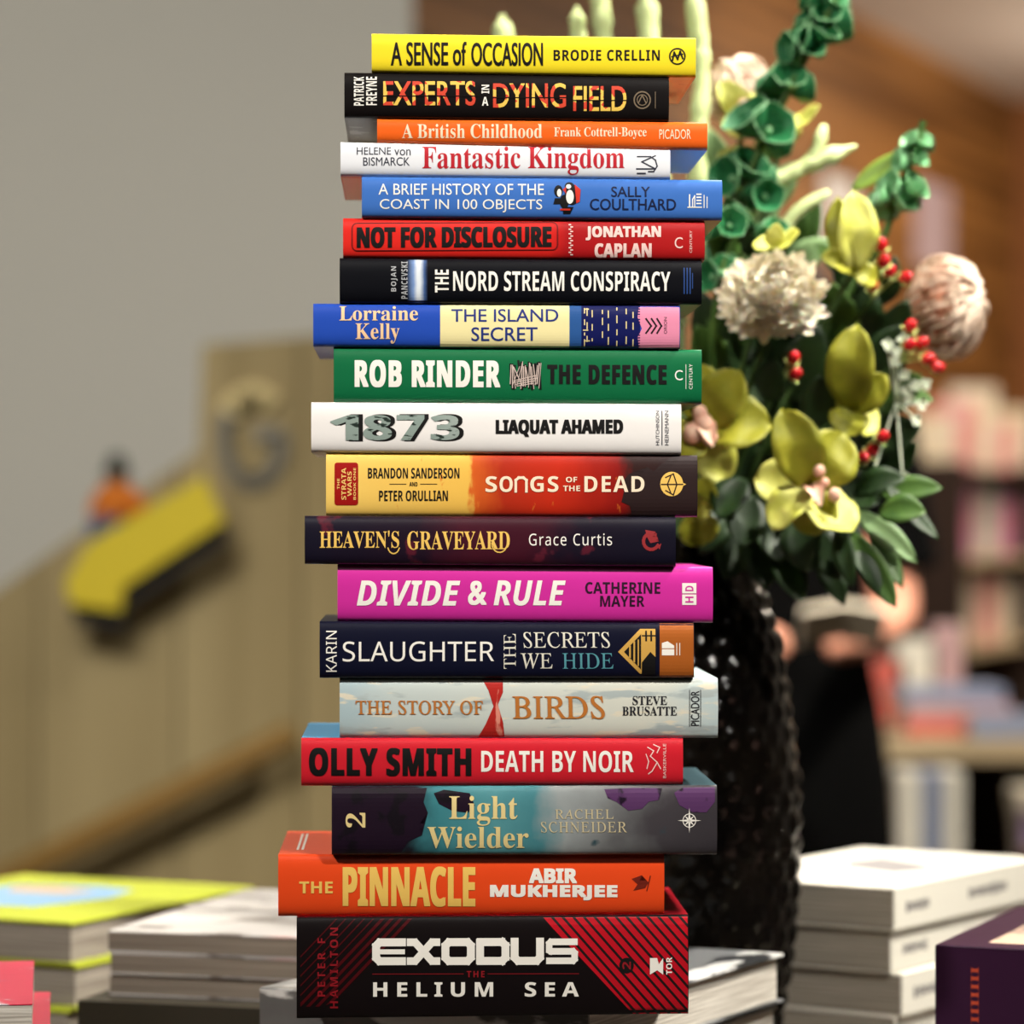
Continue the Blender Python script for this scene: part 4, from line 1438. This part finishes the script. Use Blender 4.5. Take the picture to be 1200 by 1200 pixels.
bells('tall bells of ireland stem reaching the top edge above the flowers', [(968, 6, 26), (965, 32, 28), (955, 52, 26), (940, 58, 26), (922, 106, 30), (893, 160, 38), (868, 212, 36), (893, 232, 24), (862, 290, 30)],
      [(838, 420), (855, 300), (880, 200), (925, 105), (958, 40), (985, -10)], m_bell, 5, 2.42)
bells('bells of ireland stem with paler bells at right of the bouquet', [(1074, 172, 18), (1068, 192, 20), (1058, 228, 26), (1044, 244, 30)],
      [(985, 360), (1030, 290), (1050, 235), (1070, 180), (1082, 142)], m_bellp, 6, 2.40)
bells('low dark bells of ireland stem just right of the blue book', [(852, 268, 30), (842, 326, 26), (905, 278, 20)], [(835, 400), (850, 300), (880, 250)], m_bell, 8, 2.36)


# pale fuzzy spikes
def spike(label, pts, d, r0, seed, side=None):
    random.seed(seed)
    P = [W(*p, d) for p in pts]
    r = flower('pale_flower_spike', label, 'flower', None, 'pale fuzzy flower spikes')
    o = r.location
    stem_to(r, P[0] + (P[1] - P[0]) * .05, None, .003, m_stem)
    sp = spline(P, 40)
    rad = [r0 * pxs(d) * (min(1, .6 + i / 10) if i < 36 else (41 - i) / 5) * random.uniform(.82, 1.15) for i in range(41)]
    bm = tube(bmesh.new(), [p - o for p in sp], rad, 12)
    for v in bm.verts:
        v.co += Vector((random.uniform(-1, 1), random.uniform(-1, 1), random.uniform(-1, 1))) * r0 * pxs(d) * .12
    obj('spike', bm, m_pstem, r, 80)
    for q in (side or []):
        bm = tube(bmesh.new(), [p - o for p in spline([W(*p, d) for p in q], 10)], [r0 * pxs(d) * .8] * 9 + [r0 * pxs(d) * .6, r0 * pxs(d) * .3], 10)
        obj('side_spike', bm, m_pstem, r, 80)
    return r


spike('thick pale green branching spike in the middle of the bouquet', [(850, 330), (880, 240), (925, 205), (1003, 171)], 2.44, 10, 1, [[(935, 200), (955, 180), (966, 146)], [(900, 300), (930, 252), (972, 224)]])
spike('pale green spike rising behind the right end of the yellow book', [(822, 330), (818, 180), (822, 80), (810, -30)], 2.52, 11, 2)
spike('tall pale green spike rising behind the yellow book, second from the right', [(800, 380), (772, 200), (760, 40), (757, -40)], 2.52, 12, 3)
spike('pale green spike rising behind the middle of the yellow book', [(780, 400), (730, 220), (706, 30), (703, -40)], 2.54, 11, 4)
spike('short pale green spike just left of the middle spike', [(770, 420), (710, 240), (680, 60), (676, 8)], 2.56, 9, 5)
spike('leftmost pale spike whose tip just shows above the yellow book', [(760, 430), (650, 250), (597, 80), (588, 18)], 2.56, 12, 6)


# orchid-like lime flowers: petals listed as base/tip pixels
def orchid(label, c, d, pet, lip, seed, mats=None, back=.012):
    random.seed(seed)
    cc = W(*c, d)
    r = flower('lime_orchid', label, 'flower', cc, None)
    for i, (tip, w, curl, face) in enumerate(pet):
        dd = d + (.006 if i % 2 else -.012)
        m = (mats or [m_olive, m_lime2])[i % 2] if not isinstance(face, tuple) or len(face) < 4 else face[3]
        leafobj('petal', m, r, cc, W(*tip, dd), w * 1.22 * pxs(d), facing=tuple(face[:3]), curl=curl, fold=.3, nl=12, nw=6, prof=1.05, wav=.06, pw=.55)
    if lip:
        bm = bmesh.new()
        o = r.location
        for (x, y, s) in lip:
            blob(bm, W(x, y, d - .012) - o, (s * pxs(d), s * pxs(d) * .8, s * pxs(d) * 1.1), 10)
        leaf(bm, cc - o, W(c[0] + 14, c[1] + 24, d - .02) - o, .014, facing=(0, -1, .6), curl=.25, fold=.6)
        obj('lip', bm, m_lip, r, 60)
    stem_to(r, cc + Vector((0, .008, 0)))
    return r


O, Lm = m_olive, m_lime2
orchid('large lime orchid bloom at the centre front of the bouquet', (948, 570), 2.30,
       [((916, 478), 50, .12, (0, -1, .2, O)), ((990, 508), 58, .1, (.2, -1, .2, O)), ((1000, 622), 60, -.15, (.2, -.7, .9, Lm)), ((884, 560), 50, -.1, (-.3, -1, .4, Lm)), ((905, 622), 40, .12, (-.4, -.9, .5, Lm)), ((956, 628), 46, .1, (0, -1, .2, O))],
       [(960, 552, 7), (978, 580, 8), (966, 566, 6)], 1)
orchid('lime orchid bloom with pinkish centre half hidden by the white book', (822, 500), 2.32,
       [((868, 434), 50, .1, (0, -1, .2, O)), ((818, 425), 46, .1, (0, -1, .2, O)), ((905, 500), 58, .1, (.1, -1, .4, O)), ((850, 566), 46, -.1, (0, -1, .5, Lm)), ((780, 540), 46, .1, (0, -1, .3, O))],
       [(824, 496, 12), (812, 508, 12), (832, 512, 10), (820, 484, 9)], 2)
orchid('olive green orchid bloom with upright petals at right of centre', (998, 480), 2.34,
       [((1004, 380), 48, .18, (-.3, -1, .1, O)), ((975, 440), 24, .1, (-.6, -1, .2, Lm)), ((1040, 440), 34, .1, (.2, -1, .3, O)), ((1030, 500), 44, -.15, (.2, -1, .8, Lm)), ((990, 512), 40, .1, (0, -1, .4, O))], None, 3)
orchid('lime orchid bloom with pointed upright petal at upper right', (1000, 318), 2.36,
       [((1000, 224), 42, .1, (.3, -1, .1, Lm)), ((982, 230), 26, .15, (-.8, -1, 0, O)), ((962, 300), 26, .1, (0, -1, .6, O)), ((1028, 330), 26, .1, (0, -1, .4, O))], None, 4)
orchid('pale lime bloom in front of the blurred cream pincushion', (872, 140), 2.46,
       [((842, 96), 30, .1, (0, -1, .3, Lm)), ((900, 120), 34, .1, (0, -1, .5, Lm)), ((858, 160), 34, -.1, (0, -1, .6, Lm)), ((896, 150), 26, .1, (0, -1, .3, Lm))], [(872, 124, 8), (884, 128, 8), (866, 134, 8)], 5)
orchid('small cream-lime bloom between the upper bells', (918, 150), 2.45, [((960, 124), 30, -.15, (0, -.6, .9, Lm)), ((930, 168), 26, .1, (0, -1, .3, Lm)), ((908, 128), 18, .1, (0, -1, .3, Lm))], None, 6)
orchid('small lime bloom above the cream chrysanthemum', (905, 290), 2.34, [((936, 272), 28, -.1, (0, -.7, .8, Lm)), ((885, 282), 26, -.1, (0, -.7, .8, Lm)), ((912, 262), 18, .1, (0, -1, .3, Lm))], None, 7)
orchid('lime bloom low behind the red and yellow book', (815, 600), 2.33, [((830, 560), 34, .1, (0, -1, .3, O)), ((822, 640), 40, -.1, (0, -1, .5, O)), ((838, 585), 30, .1, (.2, -1, .5, Lm))], None, 8)
orchid('small green-yellow bloom at upper left of the bouquet', (862, 190), 2.44, [((888, 180), 22, .1, (0, -1, .5, Lm)), ((842, 180), 20, .1, (0, -1, .5, O)), ((868, 168), 16, .1, (0, -1, .3, Lm))], None, 9)


# red berries on twigs
def berries(label, pts, d, tip, seed):
    random.seed(seed)
    r = flower('berry_sprig', label, 'berries', None, 'red berry sprigs')
    o = r.location
    top = W(*tip, d + .01)
    stem_to(r, top, None, .0018)
    for (x, y) in pts:
        c = W(x, y, d - random.uniform(0, .012))
        s = 8.5 * pxs(d)
        tw = obj('twig', tube(bmesh.new(), [top - o, top.lerp(c, .6) + Vector((0, 0, .004)) - o, c - o], .0009, 5), m_calyx, r, 60)
        dr = (c - top).normalized()
        by = obj('berry', blob(bmesh.new(), c - o, (s * .85, s * .85, s * 1.1), 12, rot=dr.to_track_quat('Z', 'Y').to_matrix()), m_berry, r, 60)
        bm = bmesh.new()
        for k in range(5):
            a = k * 1.2566
            v = Vector((math.cos(a), math.sin(a), 0))
            q = dr.to_track_quat('Z', 'Y') @ v
            leaf(bm, c - dr * s * .9 - o, c - dr * s * .2 + q * s * 1.35 - o, s * .9, facing=-dr, nl=4, nw=2)
        obj('calyx', bm, m_calyx, by, 60)


berries('red berry sprig above the blush pincushion flower', [(1002, 305), (1033, 287), (1036, 306), (1043, 318), (1061, 325), (1023, 334)], 2.38, (1022, 350), 1)
berries('red berry sprig just left of and below the blush pincushion flower', [(1067, 382), (1066, 404), (1080, 402), (1088, 420), (1099, 430)], 2.38, (1052, 425), 2)
berries('pair of dark red berries below the cream chrysanthemum', [(930, 420), (932, 438)], 2.36, (915, 450), 3)
berries('red berries among the dark leaves right of the centre bloom', [(1022, 528), (1034, 512), (1012, 536)], 2.36, (1000, 545), 4)


# leafy branches
def branch(label, tip, d, leaves, seed, mat=None):
    random.seed(seed)
    r = flower('leafy_branch', label, 'foliage', None, 'leafy branches')
    stem_to(r, W(*tip, d), None, .0024)
    for (x0, y0, x1, y1, w, mt) in leaves:
        dd = d + random.uniform(-.02, .02)
        leafobj('leaf', mt, r, W(x0, y0, dd + .01), W(x1, y1, dd - .01), w * pxs(d), facing=(random.uniform(-.5, .5), -1, random.uniform(.1, .7)), curl=random.uniform(-.12, .16), fold=.25)


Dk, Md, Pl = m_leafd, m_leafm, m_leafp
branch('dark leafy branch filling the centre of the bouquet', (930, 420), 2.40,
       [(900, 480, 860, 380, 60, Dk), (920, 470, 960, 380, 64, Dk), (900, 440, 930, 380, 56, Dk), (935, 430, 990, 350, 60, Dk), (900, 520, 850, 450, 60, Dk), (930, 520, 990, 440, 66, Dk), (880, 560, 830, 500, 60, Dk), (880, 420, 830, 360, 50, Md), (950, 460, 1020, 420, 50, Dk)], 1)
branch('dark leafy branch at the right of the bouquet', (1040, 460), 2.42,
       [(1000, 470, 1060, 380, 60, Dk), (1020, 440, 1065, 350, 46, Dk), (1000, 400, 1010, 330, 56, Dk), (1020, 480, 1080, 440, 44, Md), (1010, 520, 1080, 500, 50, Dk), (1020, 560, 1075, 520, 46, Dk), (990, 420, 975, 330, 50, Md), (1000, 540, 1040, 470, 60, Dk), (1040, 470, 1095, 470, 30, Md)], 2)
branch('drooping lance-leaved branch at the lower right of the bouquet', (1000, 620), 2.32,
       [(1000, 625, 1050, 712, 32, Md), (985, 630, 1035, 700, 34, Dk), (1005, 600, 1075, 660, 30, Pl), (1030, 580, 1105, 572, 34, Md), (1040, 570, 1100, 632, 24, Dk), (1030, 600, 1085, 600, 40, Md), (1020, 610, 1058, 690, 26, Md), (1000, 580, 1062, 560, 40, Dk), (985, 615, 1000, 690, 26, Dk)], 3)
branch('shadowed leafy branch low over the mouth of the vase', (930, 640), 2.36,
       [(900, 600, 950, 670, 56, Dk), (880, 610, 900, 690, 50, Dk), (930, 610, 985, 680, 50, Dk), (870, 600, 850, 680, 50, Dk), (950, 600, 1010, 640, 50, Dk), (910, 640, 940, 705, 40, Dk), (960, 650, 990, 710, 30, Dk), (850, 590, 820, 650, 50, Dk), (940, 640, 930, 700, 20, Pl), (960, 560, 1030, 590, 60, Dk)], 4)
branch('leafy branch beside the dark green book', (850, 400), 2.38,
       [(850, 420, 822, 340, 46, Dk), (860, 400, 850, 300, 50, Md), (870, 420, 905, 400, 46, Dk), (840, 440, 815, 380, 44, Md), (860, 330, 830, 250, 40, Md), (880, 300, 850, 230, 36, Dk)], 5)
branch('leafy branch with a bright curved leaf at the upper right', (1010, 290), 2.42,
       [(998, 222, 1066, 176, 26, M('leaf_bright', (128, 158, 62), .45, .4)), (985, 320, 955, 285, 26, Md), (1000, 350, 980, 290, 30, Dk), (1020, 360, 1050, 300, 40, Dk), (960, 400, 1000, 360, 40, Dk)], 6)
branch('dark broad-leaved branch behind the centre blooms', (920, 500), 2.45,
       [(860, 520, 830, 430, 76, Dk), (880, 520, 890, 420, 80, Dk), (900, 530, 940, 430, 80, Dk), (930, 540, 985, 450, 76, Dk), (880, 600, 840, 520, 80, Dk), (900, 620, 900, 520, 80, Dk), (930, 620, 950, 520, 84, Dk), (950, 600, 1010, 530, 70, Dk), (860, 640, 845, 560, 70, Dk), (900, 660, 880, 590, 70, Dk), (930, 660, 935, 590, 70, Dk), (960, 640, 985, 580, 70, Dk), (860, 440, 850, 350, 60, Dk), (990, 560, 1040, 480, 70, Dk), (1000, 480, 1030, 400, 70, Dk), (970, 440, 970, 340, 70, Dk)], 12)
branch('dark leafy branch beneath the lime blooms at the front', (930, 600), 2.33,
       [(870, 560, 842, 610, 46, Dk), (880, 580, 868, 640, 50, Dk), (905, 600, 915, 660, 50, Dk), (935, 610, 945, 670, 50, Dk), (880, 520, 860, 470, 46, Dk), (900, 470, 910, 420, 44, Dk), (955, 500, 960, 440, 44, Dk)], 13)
branch('pale green leafy branch behind the upper bells', (880, 230), 2.52,
       [(870, 330, 838, 250, 40, Md), (880, 310, 900, 220, 44, Pl), (880, 260, 850, 180, 40, Md), (890, 250, 935, 190, 36, Pl), (900, 320, 945, 250, 44, Md), (920, 330, 975, 280, 40, Pl), (870, 350, 835, 310, 44, Dk), (900, 350, 925, 280, 50, Dk), (860, 230, 832, 150, 34, Pl), (890, 200, 905, 140, 30, Md), (930, 320, 960, 230, 30, Md)], 14)
random.seed(9)
r = flower('filler_sprig', 'sprig of tiny whitish green filler flowers at right of the bouquet', 'flower', None)
o = r.location
tp = W(1050, 470, 2.40)
stem_to(r, tp, None, .0016)
for (x, y) in ((1062, 458), (1072, 452), (1050, 412), (1058, 398), (1040, 404), (1074, 492), (1066, 470), (1080, 474), (1048, 424), (1020, 565), (1058, 560), (1085, 450), (1060, 440)):
    c = W(x, y, 2.385 + random.uniform(-.01, .01))
    bm = tube(bmesh.new(), [tp - o, c - o], .0006, 5)
    for k in range(5):
        a = k * 1.2566 + random.random()
        leaf(bm, c - o, c + Vector((math.cos(a) * .005, -.002, math.sin(a) * .005)) - o, .0042, nl=3, nw=2)
    obj('floret', bm, m_white, r, 60)

# ------------------------------------------------------------------ person standing behind the flowers
m_skin = M('skin', (214, 150, 124), .5, .3, sss=.1)
m_blackc = M('black_cloth', (4, 4, 4), .95, .05, bump=(300, .3))
PX, PY = .405, 3.0


def skin_mesh(name, J, E, mat, sub=2, root=0):
    me = bpy.data.meshes.new(name)
    ks = list(J)
    me.from_pydata([J[k][0] for k in ks], [(ks.index(a), ks.index(b)) for a, b in E], [])
    o = bpy.data.objects.new(name, me)
    COL.objects.link(o)
    sk = o.modifiers.new('skin', 'SKIN')
    sk.use_smooth_shade = True
    for i, k in enumerate(ks):
        r_ = J[k][1]
        me.skin_vertices[0].data[i].radius = r_ if isinstance(r_, tuple) else (r_, r_)
        me.skin_vertices[0].data[i].use_root = (i == root)
    sb = o.modifiers.new('sub', 'SUBSURF')
    sb.levels = sb.render_levels = sub
    bpy.context.view_layer.update()
    dg = bpy.context.evaluated_depsgraph_get()
    m2 = bpy.data.meshes.new_from_object(o.evaluated_get(dg))
    bpy.data.objects.remove(o)
    m2.polygons.foreach_set('use_smooth', [True] * len(m2.polygons))
    m2.materials.clear()
    m2.materials.append(mat)
    return m2


J = {'pelvis': ((0, 0, .93), (.13, .10)), 'waist': ((0, -.01, 1.07), (.11, .085)), 'chest': ((0, 0, 1.26), (.135, .10)), 'neck0': ((0, .01, 1.40), .055), 'neck': ((0, -.02, 1.45), .047),
     'head0': ((0, -.085, 1.49), (.066, .074)), 'head1': ((0, -.105, 1.555), (.074, .088)), 'head2': ((0, -.085, 1.61), (.05, .06)), 'nose': ((0, -.192, 1.50), .009)}
E = [('pelvis', 'waist'), ('waist', 'chest'), ('chest', 'neck0'), ('neck0', 'neck'), ('neck', 'head0'), ('head0', 'head1'), ('head1', 'head2'), ('head0', 'nose')]
for s, n_ in ((-1, 'r'), (1, 'l')):
    J[n_ + 'sh'] = ((s * .15, .01, 1.37), .052)
    J[n_ + 'el'] = ((s * .19, -.03, 1.07), .043)
    J[n_ + 'wr'] = ((s * .055 + (.02 if s < 0 else .03), -.215, 1.035), .026)
    J[n_ + 'pa'] = ((s * .035 + (.02 if s < 0 else .03), -.265, 1.045), (.030, .020))
    J[n_ + 'hi'] = ((s * .085, 0, .86), .085)
    J[n_ + 'kn'] = ((s * .08, -.02, .48), .056)
    J[n_ + 'an'] = ((s * .08, .03, .085), .038)
    J[n_ + 'he'] = ((s * .08, -.02, .04), .036)
    J[n_ + 'to'] = ((s * .09, -.14, .028), .028)
    E += [('chest', n_ + 'sh'), (n_ + 'sh', n_ + 'el'), (n_ + 'el', n_ + 'wr'), (n_ + 'wr', n_ + 'pa'), ('pelvis', n_ + 'hi'), (n_ + 'hi', n_ + 'kn'), (n_ + 'kn', n_ + 'an'), (n_ + 'an', n_ + 'he'), (n_ + 'he', n_ + 'to')]
    pa = Vector(J[n_ + 'pa'][0])
    for k in range(4):                      # fingers closing under the book
        f0 = pa + Vector((s * -.004 + (k - 1.5) * .004, -.012 - k * .001, .018 - k * .013))
        ln = (.9, 1.0, .94, .75)[k]
        p1 = f0 + Vector((-s * .030 * ln, -.020 * ln, -.003))
        p2 = p1 + Vector((-s * .022 * ln, .002, -.002))
        p3 = p2 + Vector((-s * .014 * ln, .014 * ln, 0))
        for q, (p, rr) in enumerate(((f0, .009), (p1, .0085), (p2, .008), (p3, .007))):
            J[f'{n_}f{k}{q}'] = (tuple(p), rr)
        E += [(f'{n_}f{k}{q}', f'{n_}f{k}{q + 1}') for q in range(3)]
    t0_ = pa + Vector((0, .004, .02))
    for q, (p, rr) in enumerate(((t0_, .010), (t0_ + Vector((-s * .018, -.006, .022)), .0095), (t0_ + Vector((-s * .036, -.012, .026)), .008))):
        J[f'{n_}t{q}'] = (tuple(p), rr)
    E += [(f'{n_}t0', f'{n_}t1'), (f'{n_}t1', f'{n_}t2')]
me = skin_mesh('person', J, E, m_skin)
pr = bpy.data.objects.new('person', me)
COL.objects.link(pr)
pr.location = (PX, PY, 0)
pr.scale = (.94, .94, .94)
tag(pr, 'person in black clothes standing behind the vase, holding a pale open book', 'person')


def egg(bm, rows, n=28):
    rg = []
    for (z, rx, ry, cy) in rows:
        rg.append([bm.verts.new((rx * math.cos(2 * math.pi * k / n), cy + ry * math.sin(2 * math.pi * k / n), z)) for k in range(n)])
    for i in range(len(rg) - 1):
        for k in range(n):
            bm.faces.new((rg[i][k], rg[i][(k + 1) % n], rg[i + 1][(k + 1) % n], rg[i + 1][k]))
    return bm


bm = egg(bmesh.new(), [(.30, .22, .19, 0), (.55, .20, .175, 0), (.80, .185, .16, 0), (.93, .168, .145, 0), (1.05, .142, .118, -.005), (1.16, .146, .118, 0), (1.27, .166, .126, 0), (1.35, .19, .108, .005), (1.40, .155, .09, .01), (1.43, .085, .075, .005), (1.44, .066, .064, .005)])
for s in (-1, 1):
    tube(bm, [(s * .10, .01, 1.375), (s * .165, .01, 1.36), (s * .19, -.005, 1.22), (s * .205, -.015, 1.15)], [.066, .07, .06, .056], 14, cap=False)
obj('dress', bm, m_blackc, pr, 60)
bm = bmesh.new()
blob(bm, (0, -.068, 1.585), (.088, .098, .085), 20)
egg(bm, [(1.58, .091, .07, -.03), (1.50, .096, .06, -.005), (1.43, .09, .05, .03), (1.41, .05, .03, .03)])
obj('hair', bm, M('hair_brown', (52, 34, 24), .5, .3, bump=(200, .4)), pr, 60)
for s in (-1, 1):
    obj('eye', blob(bmesh.new(), (s * .03, -.185, 1.535), (.011, .008, .007), 10), M('eye_dark', (30, 24, 22), .2, .5), pr, 60)
    obj('shoe', blob(bmesh.new(), (s * .085, -.05, .04), (.045, .13, .042), 14), m_blackc, pr, 60)
obj('mouth', blob(bmesh.new(), (0, -.165, 1.462), (.02, .006, .005), 10), M('lips', (160, 84, 76), .5, .3), pr, 60)
hb = thing('open_book', 'pale open book held by the person in black', 'book', (PX + .065, PY - .30, 1.0))
for s in (-1, 1):
    bm = newbox(0, .062, -.004, .004, -.02, .075) if s > 0 else newbox(-.062, 0, -.004, .004, -.02, .075)
    bmesh.ops.rotate(bm, verts=bm.verts, cent=(0, 0, 0), matrix=Matrix.Rotation(s * R(-12), 3, 'Z'))
    bmesh.ops.rotate(bm, verts=bm.verts, cent=(0, 0, 0), matrix=Matrix.Rotation(R(58), 3, 'X'))
    obj('page_half', bm, m_pages, hb)

# ------------------------------------------------------------------ display table and shelves in the background, right
m_beige = M('beige_wood', (190, 170, 136), .6, .3, bump=(40, .1))
dt = thing('display_table', 'beige display table with lower shelf behind the person', 'table', (1.32, 4.3, 0))
obj('table_top', newbox(-.68, .8, -.18, .45, .71, .75), m_beige, dt)
obj('lower_shelf', newbox(-.66, .78, -.42, .42, .46, .50), m_dark, dt)
for sx in (-.62, .74):
    for sy in (-.14, .38):
        obj('leg', newbox(sx - .03, sx + .03, sy - .03, sy + .03, 0, .71), m_dark, dt)
obj('back_panel', newbox(-.66, .78, .42, .44, .1, .71), m_dark, dt)
random.seed(21)
pal = {'lavender': (166, 140, 190), 'ivory': (214, 204, 184), 'mauve': (120, 96, 130), 'blue grey': (150, 160, 186), 'coral': (214, 104, 92), 'white': (222, 216, 210), 'brown': (120, 84, 60), 'purple': (130, 100, 170), 'rose': (206, 168, 170), 'teal': (120, 150, 144), 'sand': (206, 184, 140)}


def cov(c):
    return M('cover_' + c.replace(' ', '_'), pal[c], .5, .3)


# lower shelf piles
def pile(x, y, z, cols, w, dep, th_, yaw, where, grp):
    for i, c in enumerate(cols):
        flat_book(f'{c} book {["lowest","second","third","fourth","fifth","sixth"][i]} up in the {where}', (x + random.uniform(-.01, .01), y, z), R(yaw), w, dep, th_ - .0005, cov(c), m_pg_white, 'y0', group=grp)
        z += th_


pile(.92, 3.92, .50, ['purple', 'brown', 'lavender', 'mauve', 'ivory'], .22, .15, .034, 0, 'left pile under the background table', 'books under the background table')
pile(1.19, 3.92, .50, ['mauve', 'purple', 'mauve', 'lavender', 'mauve', 'rose'], .24, .15, .034, 0, 'right pile under the background table', 'books under the background table')
x = .70
for c, w in (('white', .04), ('blue grey', .03), ('white', .035)):
    r = thing('book', f'{c} book standing at the left end under the background table' + (' nearest the person' if x < .72 else ''), 'book', (x, 3.94, .50), 0, 'upright books under the background table')
    bm = bmesh.new()
    obj('cover', newbox(0, w, 0, .14, 0, .20, bevel=.003), cov(c), r)
    obj('page_block', newbox(.003, w - .003, .139, .141, .004, .199), m_pg_white, r)
    x += w + .006
# on the table top
cb = thing('book_box', 'large cream display box standing on the background table', 'box', (1.26, 4.24, .75))
obj('box_body', newbox(-.20, .36, 0, .28, 0, .17, bevel=.006), M('cover_sand', (206, 184, 140), .6, .3), cb)
obj('lid', newbox(-.205, .365, -.005, .285, .17, .20, bevel=.005), m_beige, cb)
pile(.75, 4.24, .75, ['coral', 'rose', 'blue grey'], .2, .16, .03, 4, 'short pile on the background table', 'books on the background table')
for i, (px, py, c, wd_, ht) in enumerate(((1042, 828, 'coral', .07, .13), (1075, 828, 'white', .09, .17), (1108, 826, 'rose', .06, .2))):
    p = W(px, py, 6.6)
    r = thing('book', f'{c} book standing face-out on the background table', 'book', (p.x, 4.6, .75), 0, 'face-out books on the background table')
    obj('cover', newbox(-wd_ / 2, wd_ / 2, -.012, .012, 0, ht, bevel=.003), cov(c), r)
    obj('page_block', newbox(-wd_ / 2 + .003, wd_ / 2 + .001, -.009, .009, .004, ht + .0008), m_pg_white, r)
for i, (x, c) in enumerate(((.86, 'blue grey'), (1.02, 'mauve'), (1.18, 'brown'), (1.30, 'lavender'))):
    flat_book(f'{c} book lying at the front edge of the background table', (x, 4.135, .75), R(3), .13, .085, .045, cov(c), m_pg_white, 'y0', group='books along the front of the background table')

# bookcase against the slatted wall with face-out books
t_a, t_b = 3.25, 4.72
bc = thing('bookcase', 'dark bookcase against the slatted wall with face-out books', 'bookcase', (wa + wd * 4.0 + wn * .005), math.atan2(wd.y, wd.x))
# local x along the wall, -y into the room
def bcx(t):
    return t - 4.0
obj('back_panel', newbox(bcx(t_a), bcx(5.1), -.025, 0, 0, 1.33), m_dark, bc)
for z in (.02, .42, .80, 1.06, 1.31):
    obj('shelf', newbox(bcx(t_a), bcx(5.1), -.28, -.025, z - .02, z), m_beige if z < 1.3 else m_dark, bc)
for t in (t_a, 4.15, 5.1):
    obj('side_panel', newbox(bcx(t) - .015, bcx(t) + .015, -.285, 0, 0, 1.33), m_dark, bc)
inv = bc.matrix_basis.copy()
bpy.context.view_layer.update()
inv = bc.matrix_world.copy()
names = ['rose', 'teal', 'ivory', 'coral', 'sand', 'white', 'lavender', 'rose']
i = 0
for z, zl in ((.80, 'third shelf'), (1.06, 'upper shelf'), (1.31, 'top')):
    for k, t in enumerate((3.35, 3.6, 3.85, 4.08, 4.35, 4.6)):
        if z == 1.31 and t > 4.5:
            continue
        c = names[(i * 3 + k) % len(names)]
        p = inv @ Vector((bcx(t), -.16, z))
        hh_ = .17 + .03 * ((i + k) % 3) if z < 1.2 else .15 + .05 * (k % 3)
        hh_ = min(hh_, .22) if z < 1.3 else hh_
        r = thing('book', f'{c} book facing out on the {zl} of the background bookcase ' + ['near left end', 'second along', 'third along', 'fourth along', 'fifth along', 'far right end'][k], 'book', p, math.atan2(wd.y, wd.x) + R(-50), 'face-out books on the background bookcase')
        obj('cover', newbox(-.075, .075, -.012, .012, 0, hh_, bevel=.002), M('cover_mix_' + c.replace(' ', '_'), pal[c], .5, .3, var=(9, pal[names[(i + k + 3) % 8]], 1)), r)
        obj('page_block', newbox(-.072, .076, -.009, .009, .003, hh_ + .001), m_pg_white, r)
        i += 1
# notice cards on the slatted wall
for t_, z_, w_, h_, c_, lb in ((2.974, 1.92, .16, .19, (214, 208, 206), 'white notice card on the slatted wall seen between the flower stems'),
                               (4.02, 1.93, .22, .26, (172, 150, 156), 'mauve grey notice card on the slatted wall above the pincushion flower')):
    ps = thing('notice_card', lb, 'card', wa + wd * t_ + wn * .002 + Vector((0, 0, z_)), math.atan2(wd.y, wd.x))
    obj('card', newbox(-w_, w_, -.006, 0, 0, h_, bevel=.0015), M('card_%d' % c_[0], c_, .7, .2), ps)
    obj('clip', newbox(-.02, .02, -.010, 0, h_ - .005, h_ + .02), m_dark, ps)
